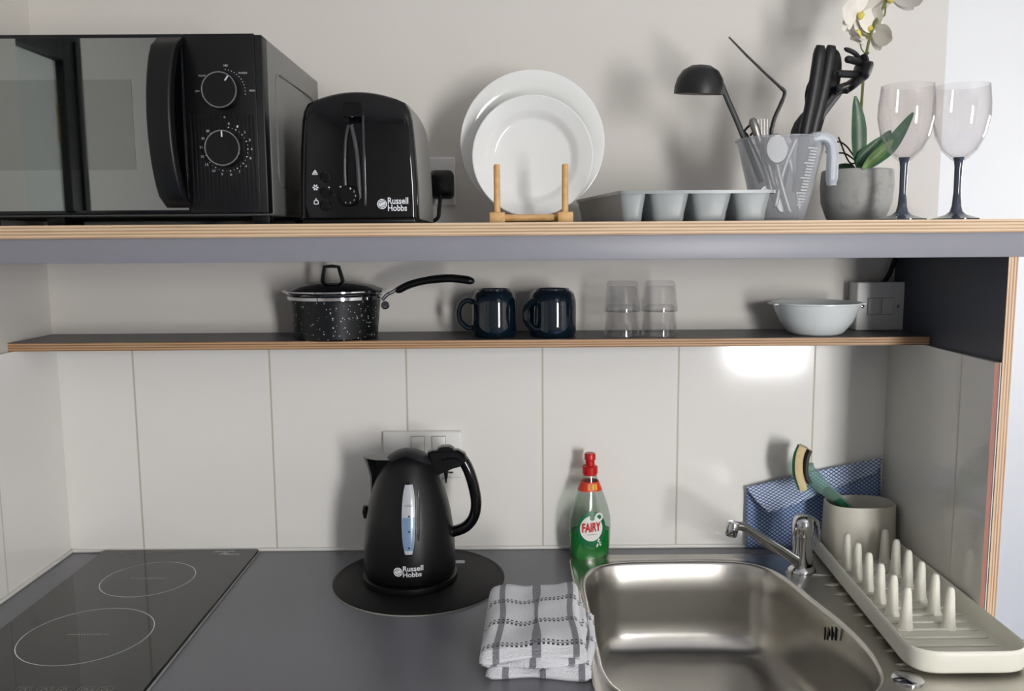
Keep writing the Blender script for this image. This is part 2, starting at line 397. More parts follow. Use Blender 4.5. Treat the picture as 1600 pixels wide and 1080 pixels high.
# rear-left wall with a dark framed door, seen in the microwave door
DX = -1.2; DY0, DY1, DH = -1.545, -.73, 1.945
b = B(); box(b, DX-.12, DX, REAR, DY0-.1, 0, 2.45); box(b, DX-.12, DX, DY1+.02, -.5, 0, 2.45); box(b, DX-.12, DX, DY0-.1, DY1+.02, DH+.1, 2.45)
box(b, DX, XL-.12, -.62, -.5, 0, 2.45); struct('wall_entry', b, wallp, 'wall with the entrance door, left of the camera')
d = B(); box(d, DX-.05, DX-.01, DY0+.003, DY1-.003, .005, DH-.003); dl = obj('door_1', d, doorleaf); dl['kind'] = 'structure'; dl['label'] = 'pale door leaf in a dark frame'; dl['category'] = 'door'
d = B(); box(d, DX-.11, DX+.012, DY0-.10, DY0, 0, DH+.1, .002); box(d, DX-.11, DX+.012, DY1, DY1+.02, 0, DH+.1, .002); box(d, DX-.11, DX+.012, DY0, DY1, DH, DH+.1, .002)
box(d, DX-.02, DX+.02, DY0-.07, DY0-.055, 0, DH+.06)
obj('door_frame', d, doorfr, dl)
d = B(); box(d, DX-.012, DX-.006, DY0+.002, DY0+.010, 1.73, 1.83); obj('hinge', d, brass, dl)
def holed_wall(name, axis, c0, c1, a0, a1, hole, m, label):
    b = B(); h0, h1, z0, z1 = hole
    for (p, q, s, t) in ((a0, h0, 0, 2.45), (h1, a1, 0, 2.45), (h0, h1, 0, z0), (h0, h1, z1, 2.45)):
        if axis == 'x': box(b, p, q, c0, c1, s, t)
        else: box(b, c0, c1, p, q, s, t)
    struct(name, b, m, label)
holed_wall('wall_rear', 'x', REAR-.12, REAR, -1.35, 2.75, W1, wallp, 'wall behind the camera with the daylight window')
holed_wall('wall_right', 'y', XFR, XFR+.12, REAR, 1.45, W2, wallp, 'outer right wall with a window')
def window(name, axis, c, hole, label):
    h0, h1, z0, z1 = hole; f = .05; b = B()
    m = (h0+h1)/2
    for (p, q, s, t) in ((h0, h0+f, z0, z1), (h1-f, h1, z0, z1), (h0, h1, z0, z0+f), (h0, h1, z1-f, z1)):
        if axis == 'x': box(b, p, q, c-.09, c-.04, s, t, .003)
        else: box(b, c+.04, c+.09, p, q, s, t, .003)
    o = struct(name, b, white, label)
    g = B()
    if axis == 'x': box(g, h0+f, h1-f, c-.068, c-.062, z0+f, z1-f)
    else: box(g, c+.062, c+.068, h0+f, h1-f, z0+f, z1-f)
    obj('window_pane', g, clear, o)
window('window_1', 'x', REAR, W1, 'white framed window behind the camera')
window('window_2', 'y', XFR, W2, 'white framed window in the outer right wall')
# tiles
b = B(); box(b, XL, .679, -.003, .004, WT+.002, LO-.0134); box(b, -.8, .67, -.0031, -.003, WT+.004, LO-.0135)
tag(obj('tile_splashback', b, tileb), 'white glazed tile splashback on the back wall above the worktop', 'splashback')
b = B(); box(b, XL, -.80, -.62, -.003, WT+.002, LO-.0134)
tag(obj('tile_splashback', b, tilel), 'white tile splashback on the left side wall beside the hob', 'splashback')
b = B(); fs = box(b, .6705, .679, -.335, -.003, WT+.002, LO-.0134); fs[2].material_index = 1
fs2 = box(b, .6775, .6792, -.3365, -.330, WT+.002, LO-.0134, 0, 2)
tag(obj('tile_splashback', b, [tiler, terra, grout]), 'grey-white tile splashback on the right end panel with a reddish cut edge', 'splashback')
b = B(); box(b, -.80, .6705, -.009, -.003, WT, WT+.006, .002); box(b, -.80, -.794, -.62, -.003, WT, WT+.006, .002)
o = obj('trim_1', b, grout); o['kind'] = 'structure'; o['label'] = 'white sealant bead along the back of the worktop'; o['category'] = 'trim'
# ------------------------------------------------------------------ worktop
b = B()
for q in ((XL, .112, -.62, .004), (.112, .648, -.072, .004), (.648, .705, -.62, .004), (.112, .648, -.62, -.552)):
    box(b, q[0], q[1], q[2], q[3], WT-.04, WT)
tag(obj('worktop', b, worktop_m), 'long matt grey kitchen worktop holding hob, kettle and sink', 'worktop')
# base units carrying the worktop (below the frame)
t = thing('base_cabinet', (-.35, -.3, 0), 'white base cabinet below the worktop under the hob', 'cabinet')
b = B(); box(b, XL+.005, -.79, -.56, -.02, 0, .86); box(b, .06, .078, -.56, -.02, 0, .86); box(b, -.79, .06, -.56, -.02, .08, .1); box(b, -.79, .06, -.025, -.02, .1, .86); obj('body', b, white, t)
for x in (-.80, -.365):
    b = B(); box(b, x+.002, x+.431, -.58, -.562, .09, .855, .002); d = obj('door', b, greylam, t)
    b = B(); tube(b, [(x+.38, -.60, .7), (x+.38, -.60, .82)], .005); box(b, x+.376, x+.384, -.6, -.58, .71, .72); box(b, x+.376, x+.384, -.6, -.58, .80, .81); obj('handle', b, chrome, d)
t = thing('base_cabinet', (.38, -.3, 0), 'white base cabinet below the worktop under the sink', 'cabinet')
b = B(); box(b, .08, .098, -.56, -.02, 0, .86); box(b, .67, .688, -.56, -.02, 0, .86); box(b, .098, .67, -.56, -.02, .08, .1); obj('body', b, white, t)
b = B(); box(b, .082, .686, -.58, -.562, .09, .855, .002); d = obj('door', b, greylam, t)
b = B(); tube(b, [(.13, -.60, .7), (.13, -.60, .82)], .005); box(b, .126, .134, -.6, -.58, .71, .72); box(b, .126, .134, -.6, -.58, .80, .81); obj('handle', b, chrome, d)
# ------------------------------------------------------------------ shelves and end panel
t = thing('upper_shelf', (0, -.17, 1.43), 'thick upper shelf with plywood front edge and grey fascia', 'shelf')
b = B(); fs = box(b, XL, .735, -.338, .004, SH-.0178, SH); fs[1].material_index = 1; fs[0].material_index = 1; obj('plywood_board', b, [plyz, greylam], t)
b = B(); box(b, XL, .735, -.336, .004, 1.430, SH-.0178, .0008); obj('fascia', b, greylam, t)
b = B(); fs = box(b, XL, .679, -.1325, .004, LO-.0134, LO); fs[1].material_index = 1; fs[0].material_index = 1
tag(obj('lower_shelf', b, [plyd, shelflam]), 'narrow lower plywood shelf with dark grey top running under the upper shelf', 'shelf')
b = B(); fs = box(b, .679, .6925, -.338, .004, WT, 1.430); fs[5].material_index = 1; fs[4].material_index = 1
tag(obj('end_panel', b, [plyx, navylam]), 'upright plywood end panel with slate-blue face, right of the shelves', 'panel')
# ------------------------------------------------------------------ hob
t = thing('hob', (-.597, -.263, WT), 'black glass two-zone hob set in the left of the worktop', 'hob')
b = B(); ol = rrect(-.737, -.457, -.515, -.011, .004, 3)
loft(b, [[V(x, y, WT+z) for x, y in ol] for z in (0, .0055)]+[[V(lerp(-.597, x, .996), lerp(-.263, y, .998), WT+.0062) for x, y in ol]])
hg = obj('glass_plate', b, hobglass, t)
b = B(); box(b, -.457, -.4545, -.517, -.011, WT, WT+.003, .001); obj('edge_seal', b, inkgrey, t)
zt = WT+.0064
fl = lambda x, y: V(x, y, zt)
for nm, cx, cy, r in (('cooking_zone', -.600, -.146, .074), ('cooking_zone', -.602, -.349, .089)):
    b = B(); disc(b, fl, cx, cy, r, r, n=96, r0=1-.0013/r, rings=1)
    for i in range(15): disc(b, fl, cx-.028+.004*i, cy+.002, .0009, .0009, n=8, rings=1)
    z = obj(nm, b, ink, t, recalc=True)
b = B()
for u in (38, 71, 102, 134, 165):
    p = AZ(u, 1077, zt); x, y = p.x, p.y
    for (x0, x1, y0, y1) in ((-.009, .009, .008, .009), (-.009, .009, -.009, -.008), (-.009, -.0082, -.009, .009), (.0082, .009, -.009, .009)):
        vs = [b.verts.new((x+a, y+c-.004, zt)) for a, c in ((x0, y0), (x1, y0), (x1, y1), (x0, y1))]; b.faces.new(vs)
    disc(b, lambda a, c: V(a, c, zt), x, y-.003, .004, .004, n=12, r0=.7, rings=1)
obj('front_touch_marks', b, inkgrey, t); b = B()
for x, y in ((-.70, -.028), (-.675, -.028), (-.65, -.028)): disc(b, fl, x, y, .005, .003, n=10, r0=.6, rings=1)
vs = [b.verts.new(V(x, y, zt)) for x, y in ((-.64, -.0285), (-.55, -.0285), (-.55, -.0278), (-.64, -.0278))]; b.faces.new(vs)
obj('rear_symbols', b, inkgrey, t)
b = B(); put_text(b, 'Simple', .012, lambda x, y: V(-.535+x, -.029+y, zt), fit=(.040, .009), shear=.4)
put_text(b, 'Place', .012, lambda x, y: V(-.520+x, -.040+y, zt), fit=(.036, .009), shear=.4)
obj('maker_lettering', b, ink, t)
# ------------------------------------------------------------------ wall sockets and switch
def plate(bm, x0, x1, z0, z1, yb, yf, bev=.003): box(bm, x0, x1, yf, yb, z0, z1, bev, seg=3)
def screw(par, x, y, z):
    b = B(); lathe(b, [(0, .0012), (.002, .001), (.003, 0)], (x, y, z), 14, Matrix.Rotation(R(90), 3, 'X')); obj('screw', b, chrome, par)
t = thing('double_socket', (-.157, 0, 1.03), 'white double wall socket behind the kettle', 'socket')
b = B(); plate(b, -.2275, -.087, 1.035, 1.121, -.003, -.013); obj('face_plate', b, white, t)
for x in (-.165, -.128):
    b = B(); box(b, x-.0125, x+.0125, -.0134, -.012, 1.084, 1.113); obj('rocker_gap_shade', b, inkgrey, t)  # grey plate behind the rocker paints the shaded gap around it
    b = B(); box(b, x-.0115, x+.0115, -.016, -.012, 1.085, 1.112, .001); obj('rocker_switch', b, white, t)
for cx in (-.195, -.118):
    b = B()
    for dx, dz, w2, h2 in ((0, .0, .002, .004), (-.011, -.016, .004, .0015), (.011, -.016, .004, .0015)): box(b, cx+dx-w2, cx+dx+w2, -.0134, -.013, 1.062+dz-h2, 1.062+dz+h2)
    obj('socket_holes', b, black, t)
for x in (-.216, -.098): screw(t, x, -.013, 1.078)
t = thing('wall_socket', (-.135, 0, 1.515), 'white wall socket behind the toaster on the upper wall', 'socket')
b = B(); plate(b, -.180, -.092, 1.518, 1.600, .004, -.007); obj('face_plate', b, white, t); screw(t, -.10, -.007, 1.56)
p = AY(690, 288, -.03)
t = thing('power_plug', (p.x, -.03, p.z), 'black power plug in the socket right of the toaster', 'plug')
b = B(); ol = rrect(-.020, .020, -.024, .024, .009, 4)
loft(b, [[V(p.x+x*s, y, p.z+z*s) for x, z in ol] for y, s in ((-.0075, 1), (-.025, 1), (-.036, .8), (-.040, .6))]); 
obj('plug_body', b, black, t)
b = B(); tube(b, smooth_path([(p.x-.002, -.034, p.z-.015), (p.x-.004, -.040, p.z-.04), (p.x-.01, -.045, p.z-.06), (p.x-.05, -.050, SH+.004), (-.19, -.052, SH+.004)]), .0033, 8); obj('cord', b, black, t)
a0 = AY(1340, 441, -.036); a1 = AY(1413, 517, -.036)
t = thing('fused_switch', ((a0.x+a1.x)/2, -.02, a1.z), 'white two-gang surface-mounted switch on the lower shelf beside the bowl', 'switch')
x0, x1, z0, z1 = a0.x, a1.x-.001, LO+.0005, a0.z
b = B(); box(b, x0+.001, x1-.001, -.029, .004, z0, z1-.001, .003); obj('back_box', b, white, t)
b = B(); box(b, x0, x1, -.036, -.029, z0, z1, .0025, seg=3); obj('face_plate', b, white, t)
for k in (.35, .64):
    xc = lerp(x0, x1, k); b = B(); box(b, xc-.0108, xc+.0108, -.0364, -.0355, (z0+z1)/2-.0148, (z0+z1)/2+.0148); obj('rocker_gap_shade', b, inkgrey, t); b = B(); box(b, xc-.010, xc+.010, -.0385, -.036, (z0+z1)/2-.014, (z0+z1)/2+.014, .001); obj('rocker_switch', b, white, t)  # gap shade drawn as a slightly larger grey plate under each rocker
for k in (.13, .86): screw(t, lerp(x0, x1, k), -.036, (z0+z1)/2)
q0 = AY(1381, 441, -.012); q1 = AY(1402, 400, -.012)
b = B(); tube(b, smooth_path([(q0.x, -.012, z1-.002), (lerp(q0.x, q1.x, .45), -.012, lerp(q0.z, q1.z, .35)), (q1.x, -.012, 1.4305)]), .0042, 8); obj('cable', b, black, t)
# ------------------------------------------------------------------ microwave
t = thing('microwave', (-.55, -.17, SH), 'black microwave oven with mirrored door on the upper shelf', 'microwave')
mz0, mz1 = 1.4965, 1.7285
b = B(); box(b, -.775, -.3215, -.318, -.012, mz0-.003, mz1-.001, .004, seg=3); body = obj('body', b, mwside, t)
b = B(); pts = rrect(-.285, -.05, 1.535, 1.69, .02, 5)
tube(b, [V(-.3213, y, z) for y, z in pts]+[V(-.3213, *pts[0])], .0016, 6); obj('side_emboss', b, mwside, body)
b = B(); box(b, -.775, -.323, -.338, -.300, mz0-.001, mz1-.0008, .002); obj('front_frame', b, satin, t)
b = B(); box(b, -.775, -.4265, -.3415, -.3372, mz0, mz1, .001); door = obj('door', b, gloss, t)
b = B(); box(b, -.772, -.4285, -.3420, -.3413, mz0+.004, mz1-.005); obj('mirror_panel', b, mirror, door)
w0 = AY(-60, 126, -.342); w1 = AY(213, 265, -.342)
b = B(); box(b, w0.x, w1.x, -.3424, -.3419, w1.z, w0.z); obj('door_window', b, mirror2, door)
b = B(); rs = []
for i in range(17):
    tt = i/16; z = lerp(1.5035, 1.7235, tt); bow = sin(pi*tt)**.45 if 0 < tt < 1 else 0
    yy = -.342-.040*bow; th = .014; xr = -.424 - .006*bow; xl = -.4575-.004*bow
    ol = rrect(xl, xr, yy-.004, yy+th*(1 if bow > .2 else .6), .0035, 3)
    rs.append([V(x, y, z) for x, y in ol])
loft(b, rs); obj('handle', b, black, door)
b = B(); box(b, -.4455, -.4275, -.3435, -.3418, 1.515, 1.712, .0005); obj('handle_recess', b, gloss, door)
b = B(); box(b, -.4262, -.3325, -.3415, -.3372, mz0, mz1, .001)
for i in range(17):
    x = -.4205+i*.0052; box(b, x-.0011, x+.0011, -.3424, -.3412, mz0+.004, 1.625, .0004, seg=1)
panel = obj('control_panel', b, satin, t)
def knob(u, v, ang, yk=-.360):
    c = AY(u, v, yk); b = B(); Mx = Matrix.Rotation(R(90), 3, 'X')
    lathe(b, [(.0235, 0), (.0228, .016), (.0218, .0178), (0, .0178)], (c.x, -.3415, c.z), 48, Mx); k = obj('knob', b, black, panel)
    b = B(); lathe(b, [(.0218, .0172), (.0232, .0172), (.0230, .0190), (.0216, .0190)], (c.x, -.3415, c.z), 48, Mx, closed=True); obj('chrome_ring', b, chrome, k)
    b = B(); d = V(sin(R(ang)), 0, cos(R(ang))); o = V(c.x, -.3597, c.z)
    tube(b, [o+d*.014, o+d*.0215], .0010, 6); obj('pointer_mark', b, ink, k)
    return c
c1 = knob(342, 140, 35); c2 = knob(347, 231, 0)
yd = -.3427
b = B()
fd = lambda x, z: V(x, yd, z)
for i in range(12):
    a = R(8+i*8.0); disc(b, fd, c1.x+.029*sin(a), c1.z+.029*cos(a), .0007, .0007, 6, rings=1)
for (s, a, rr) in (('MED', 8, .034), ('M.HIGH', 48, .036), ('HIGH', 88, .038), ('LOW', -88, .034), ('M.LOW', -52, .034)):
    x = c1.x+rr*sin(R(a)); z = c1.z+rr*cos(R(a)); wd = .0018*len(s)
    put_text(b, s, .004, lambda p, q, x=x, z=z, wd=wd: V(x-wd/2+p, yd, z-.0012+q), fit=(wd, .0024))
put_text(b, '0', .004, lambda p, q: V(c1.x-.001+p, yd, c1.z-.034+q), fit=(.002, .0028))
obj('power_dial_markings', b, ink, panel); b = B()
labs = ['0', '1', '2', '3', '4', '5', '6', '7', '8', '9', '10', '15', '20', '25', '30', '35']
for i, s in enumerate(labs):
    a = R(8+i*20.5); rr = .0335
    x = c2.x+rr*sin(a); z = c2.z+rr*cos(a); wd = .0021*len(s)
    put_text(b, s, .004, lambda p, q, x=x, z=z, wd=wd: V(x-wd/2+p, yd, z-.0015+q), fit=(wd, .003))
    disc(b, fd, c2.x+.0285*sin(a), c2.z+.0285*cos(a), .0009, .0009, 6, rings=1)
    if i < 11: disc(b, fd, c2.x+.0285*sin(a+R(10)), c2.z+.0285*cos(a+R(10)), .0005, .0005, 6, rings=1)
obj('timer_dial_markings', b, ink, panel)
for x in (-.73, -.63, -.345):
    b = B(); box(b, x-.012, x+.012, -.30, -.28, SH, mz0, .001); obj('foot', b, black, t)
for x in (-.73, -.345):
    b = B(); box(b, x-.012, x+.012, -.06, -.04, SH, mz0, .001); obj('foot', b, black, t)
# ------------------------------------------------------------------ toaster
t = thing('toaster', (-.205, -.19, SH), 'black two-slice toaster seen from its lever end on the upper shelf', 'toaster')
def toast_outline(ins=0.0, dz=0.0):
    zb = 1.4870; L = []
    xc = -.2035
    hw = [(0, .0820), (.04, .0815), (.09, .0790), (.13, .0755), (.148, .0715), (.156, .0660)]
    right = [(interp(hw, h)-ins, h) for h in [0+ins*.3, .02, .045, .07, .095, .115, .132, .144, .151, .1555]]
    top = []
    for i in range(1, 16):
        a = i/16; x = lerp(.0640, -.0640, a); top.append((x*(1-ins/.0640), .1570+.0135*(1-(x/.0640)**2) - ins))
    L = [(x, h if h < .15 else h-ins) for x, h in right]+top+[(-x, h if h < .15 else h-ins) for x, h in reversed(right)]
    return [(xc+x, zb+h+dz) for x, h in L]
b = B()
loft(b, [[V(x, y, z) for x, z in toast_outline(i)] for y, i in ((-.316, .003), (-.300, 0), (-.20, -.0015), (-.115, 0), (-.088, .004), (-.078, .012), (-.073, .024))])
obj('shell', b, toastside, t)
b = B()
loft(b, [[V(x, y, z) for x, z in toast_outline(i)] for y, i in ((-.315, .001), (-.322, .0012), (-.326, .004), (-.328, .009))])
fp = obj('front_panel', b, gloss, t)
b = B(); box(b, -.2830, -.128, -.318, -.085, SH, 1.4885, .002); obj('base', b, black, t)
for y0 in (-.1,):
    for xx in (-.235, -.190):
        b = B(); box(b, xx, xx+.016, -.27, -.10, 1.648, 1.6575, .001); obj('bread_slot', b, black, t)
q = AY(551, 172, -.345)
b = B(); rs = [[V(q.x+x*s, -.328-yy, q.z+z*s2) for x, z in rrect(-.0125, .0125, -.010, .010, .003, 3)] for yy, s, s2 in ((-.004, .8, .7), (.006, .85, .8), (.018, 1, 1), (.022, .95, .9))]
loft(b, rs); obj('lever', b, gloss, t)
q2 = AY(543, 240, -.33); q3 = AY(566, 240, -.33)
b = B(); tube(b, smooth_path([(q2.x+.002, -.3285, 1.612), (q2.x-.002, -.331, 1.59), (q2.x-.004, -.332, 1.55), (q2.x-.003, -.330, 1.515)]), .0022, 8)
tube(b, smooth_path([(q2.x+.006, -.3285, 1.612), (q2.x+.012, -.331, 1.58), (q2.x+.014, -.331, 1.55), (q2.x+.0145, -.330, 1.515)]), .0030, 8)
box(b, q2.x+.020, q2.x+.0235, -.3292, -.327, 1.505, 1.625, .001)
obj('lever_channel_glints', b, levm, fp)  # lever slot with raised grey strokes standing in for its reflections
q = AY(545, 306, -.335); b = B(); Mx = Matrix.Rotation(R(90), 3, 'X')
lathe(b, [(.0145, 0), (.0140, .010), (.0125, .012), (0, .012)], (q.x, -.327, q.z), 36, Mx); dk = obj('browning_dial', b, gloss, t)
b = B(); fz = lambda x, z: V(x, -.3395, z)
for i, s in enumerate('123456'):
    a = R(20+i*36); put_text(b, s, .004, lambda p, r_, a=a: V(q.x+.0098*sin(a)-.0008+p, -.3393, q.z+.0098*cos(a)-.001+r_), fit=(.0014, .0022))
obj('dial_numbers', b, ink, dk)
for i, v in enumerate((277, 300, 321)):
    q = AY(508, v, -.33); b = B(); lathe(b, [(.0075, 0), (.0072, .003), (.006, .004), (0, .004)], (q.x, -.327, q.z), 24, Mx); obj('button', b, gloss, t)
yt = -.3286; b = B()
def icon_pts(pts, u, v, s):
    q = AY(u, v, yt); vs = [b.verts.new(V(q.x+x*s, yt, q.z+z*s)) for x, z in pts]; b.faces.new(vs)
def stroke(pts, u, v, s, wd=.12):
    q = AY(u, v, yt)
    for (xa, za), (xb, zb) in zip(pts, pts[1:]):
        d = V(xb-xa, 0, zb-za).normalized(); n = V(-d.z, 0, d.x)*wd
        vs = [b.verts.new(V(q.x, yt, q.z)+(V(xa, 0, za)+n)*s), b.verts.new(V(q.x, yt, q.z)+(V(xa, 0, za)-n)*s), b.verts.new(V(q.x, yt, q.z)+(V(xb, 0, zb)-n)*s), b.verts.new(V(q.x, yt, q.z)+(V(xb, 0, zb)+n)*s)]
        b.faces.new(vs)
stroke([(-1, -.6), (1, -.6), (.1, 1), (-1, -.6)], 492, 270, .0036, .16); stroke([(-.35, -.2), (0, .4), (.35, -.2)], 492, 270, .0036, .2); obj('reheat_icon', b, ink, fp); b = B()
for a in (0, 60, 120): stroke([(-cos(R(a)), -sin(R(a))), (cos(R(a)), sin(R(a)))], 493, 293, .0040, .24)
obj('frozen_icon', b, ink, fp); b = B()
stroke([(-.8, -1), (-.8, .1), (0, .9), (.8, .1), (.8, -1), (-.8, -1)], 494, 315, .0034, .16); stroke([(0, .2), (0, 1.3)], 494, 315, .0034, .2)
stroke([(0, -1), (0, 1)], 511, 277, .0022, .3)
for u, v in ((532, 292), (549, 291), (514, 293)): disc(b, lambda x, z: V(x, yt, z), AY(u, v, yt).x, AY(u, v, yt).z, .0011, .0011, 8, rings=1)
obj('cancel_icon', b, ink, fp); b = B()
q = AY(597, 319, yt); emblem(b, lambda x, z: V(x, yt, z), q.x, q.z, .0068)
q = AY(606, 319, yt); q2 = AY(606, 330, yt); q3 = AY(638, 319, yt)
put_text(b, 'Russell', .01, lambda x, z: V(q.x+x, yt, q.z+z), fit=(q3.x-q.x, .0088), bold=.02)
put_text(b, 'Hobbs', .01, lambda x, z: V(q.x+x, yt, q2.z+z), fit=((q3.x-q.x)*.93, .0085), bold=.02)
obj('printed_name', b, ink, fp)
# ------------------------------------------------------------------ plates and their stand
def dinner_plate(label, c, r, tilt):
    b = B(); th = .0045
    prof = [(0, 0), (r*.62, 0), (r*.68, .002), (r*.74, .010), (r*.80, .0125), (r*.985, .019), (r, .0185), (r*.995, .0165), (r*.80, .0085), (r*.74, .005), (r*.70, -.003), (r*.60, -.0045), (r*.55, -.0065), (r*.53, -.004), (0, -.004)]
    Mx = Matrix.Rotation(R(90-tilt), 3, 'X')
    lathe(b, prof, c, 96, Mx); return tag(obj('plate', b, ceram), label, 'plate', 'white plates in the wooden stand')
dinner_plate('large white dinner plate standing behind the smaller plate', (.0377, -.128, 1.6065), .112, 5)
c = AY(832, 250, -.185); c.z = 1.5828
dinner_plate('smaller white plate standing in front of the large dinner plate', (c.x, -.175, c.z-.001), .0908, 3)
t = thing('plate_stand', (.037, -.2, SH), 'small bamboo plate stand with upright pegs on the upper shelf', 'plate stand')
xa = AY(777, 340, -.30).x; xb = AY(883, 340, -.30).x
for x in (xa, xb):
    b = B(); box(b, x-.0105, x+.0105, -.312, -.092, SH, SH+.0145, .0012); obj('side_rail', b, wood, t)
    for y in (-.300, -.105):
        b = B(); zt_ = AY(777, 257, -.30).z
        lathe(b, [(.0045, SH+.012), (.0045, zt_-.002), (.0035, zt_), (0, zt_)], (x, y, 0), 20); obj('peg', b, wood, t)
for y in (-.296, -.108):
    b = B(); tube(b, [(xa, y, SH+.007), (xb, y, SH+.007)], .0048, 12); obj('cross_bar', b, wood, t)
# ------------------------------------------------------------------ cutlery tray
c0 = AY(950, 297, -.318); c1_ = AY(1217, 297, -.318); zr = 1.5235
t = thing('cutlery_tray', ((c0.x+c1_.x)/2, -.18, SH), 'grey plastic cutlery tray with four compartments on the upper shelf', 'tray')
x0, x1 = AY(968, 297, -.318).x, AY(1218, 297, -.318).x-.001
y0, y1 = -.318, -.045; sk = -.040                # tray set slightly askew: rear shifted left
def skx(x, y): return x + sk*(y-y0)/(y1-y0)
b = B()
out = rrect(x0, x1, y0, y1, .012, 4); 
rs = [[V(skx(x, y), y, zr-.0045) for x, y in out], [V(skx(x, y), y, zr) for x, y in out]]
loft(b, rs, cap0=False, cap1=False)
spans = []
for (u0, u1, u2, u3) in ((945, 1013, 958, 1008), (1018, 1081, 1026, 1074), (1084, 1148, 1092, 1140), (1150, 1209, 1158, 1202)):
    a, bb = AY(u0, 300, y0).x, AY(u1, 300, y0).x; cc, dd = AY(u2, 340, y0).x, AY(u3, 340, y0).x; spans.append((max(a, x0+.002), bb, max(cc, x0+.008), dd))
obj('rim', b, traym, t)
for k_, (a, bb, cc, dd) in enumerate(spans):
    b = B(); rings_ = []
    for z, f in ((zr-.001, 0), (SH+.012, .86), (SH+.004, .96), (SH+.0006, 1.15)):
        xa_, xb_ = lerp(a, cc, f), lerp(bb, dd, f); ya, yb = y0+.003+.006*f, y1-.003-.006*f
        rings_.append([V(skx(x, y), y, z) for x, y in rrect(xa_, xb_, ya, yb, .009, 4)])
    loft(b, rings_, cap0=False)
    inner = [[V(lerp(((q[0].x+q[len(q)//2].x)/2), v.x, .94), lerp((y0+y1)/2, v.y, .985), v.z+(.0015 if i > 0 else 0)) for v in q] for i, q in enumerate(rings_)]
    rr_ = loft(b, inner, cap0=False)
    obj('compartment', b, traym, t)
# flat web joining the compartments under the rim
b = B(); xs = [x0+.001]+[v for s in spans for v in (s[0], s[1])]+[x1-.001]
for i in range(0, len(xs), 2):
    if xs[i+1]-xs[i] > .0005:
        vs = [b.verts.new(V(skx(x, y), y, zr-.0008)) for x, y in ((xs[i], y0+.004), (xs[i+1], y0+.004), (xs[i+1], y1-.004), (xs[i], y1-.004))]; b.faces.new(vs)
        vs = [b.verts.new(V(skx(x, y), y, zr)) for x, y in ((xs[i], y0+.001), (xs[i+1], y0+.001), (xs[i+1], y1-.001), (xs[i], y1-.001))]; b.faces.new(vs)
obj('divider_web', b, traym, t)
# ------------------------------------------------------------------ jug
JC = V(.4060, -.205, 0); rt_, rb_ = .0645, .034; jz0, jz1 = SH, 1.6035
t = thing('measuring_jug', (JC.x, JC.y, SH), 'translucent plastic measuring jug full of utensils on the upper shelf', 'jug')
b = B()
lathe(b, [(0, jz0+.002), (rb_-.002, jz0+.002), (rb_, jz0), (rb_+.002, jz0+.003), (rt_-.001, jz1-.003), (rt_+.002, jz1-.002), (rt_+.002, jz1), (rt_-.002, jz1), (rt_-.0035, jz1-.004), (rb_, jz0+.006), (0, jz0+.004)], (JC.x, JC.y, 0), 56)
jb = obj('jug_body', b, jugm, t)
h = [AY(u, v, -.250) for u, v in ((1268, 216), (1285, 214), (1297, 222), (1301, 242), (1300, 268), (1299, 290))]
b = B(); tube(b, smooth_path(h), [.0075]*24+[.006]*2, 12, flat=1.2, power=3); obj('handle', b, jugm2, t)
b = B()
for i in range(20):
    u0 = lerp(1272, 1256, i/19); v0 = lerp(228, 318, i/19); 
    wd = 20 if i % 5 == 0 else 14
    z_ = AY(u0, v0, -.285).z; rr = lerp(rb_, rt_, (z_-jz0)/(jz1-jz0))+.0008
    for k in range(1):
        a0_ = R(-52); n_ = 5; th = wd/1066/rr
        aa = [a0_-th*j/n_ for j in range(n_+1)]
        A_ = [b.verts.new(V(JC.x+rr*cos(a), JC.y+rr*sin(a), z_+.0006)) for a in aa]; B_ = [b.verts.new(V(JC.x+rr*cos(a), JC.y+rr*sin(a), z_-.0008)) for a in aa]
        bridge(b, A_, B_, closed=False)
obj('scale_marks', b, ink, jb)
GU = 'utensils standing in the jug'
DYJ = .03
def px(path, y, y2=None):
    y += DYJ; y2 = None if y2 is None else y2+DYJ; n = len(path); return [AY(u, v, lerp(y, y if y2 is None else y2, i/(n-1))) for i, (u, v) in enumerate(path)]
# soup ladle
t = thing('soup_ladle', (.38, -.24, 1.5), 'dark grey soup ladle with upturned bowl, leftmost utensil in the jug', 'ladle', GU)
c = AY(1092, 147, -.21); b = B(); Mx = Euler((R(7), R(2), 0)).to_matrix()
lathe(b, [(.0365, 0), (.0362, .010), (.033, .022), (.026, .033), (.014, .040), (0, .0418), (0, .040), (.0135, .0383), (.0248, .0315), (.0315, .0212), (.0345, .0095), (.0345, 0)], c, 40, Mx, sx=1.0, sy=.95, closed=False)
obj('bowl', b, darkgrey, t)
b = B(); pp = px([(1118, 118), (1128, 135), (1138, 158), (1152, 190), (1168, 230), (1190, 285)], -.24, -.235)
tube(b, smooth_path(pp), [lerp(.0065, .0042, min(1, i/8)) for i in range(31)], 10, flat=.5, power=3); obj('handle', b, darkgrey, t)
# slotted turner seen on edge
t = thing('kitchen_turner', (.40, -.24, 1.5), 'dark grey slotted turner seen edge-on, bent at its neck, in the jug', 'spatula', GU)
b = B(); pp = px([(1139, 58), (1165, 85), (1195, 114), (1222, 139)], -.235)
tube(b, pp, [.0012, .0017, .0019, .0022], 8, flat=18, power=5, up=(pp[1]-CO).normalized()); obj('blade', b, darkgrey, t)
b = B(); pp = px([(1220, 137), (1226, 144), (1222, 158), (1212, 180), (1207, 196), (1205, 215), (1210, 300)], -.235)
tube(b, smooth_path(pp), [.0026]*12+[.0030]*25, 10, flat=1.6); obj('handle', b, darkgrey, t)
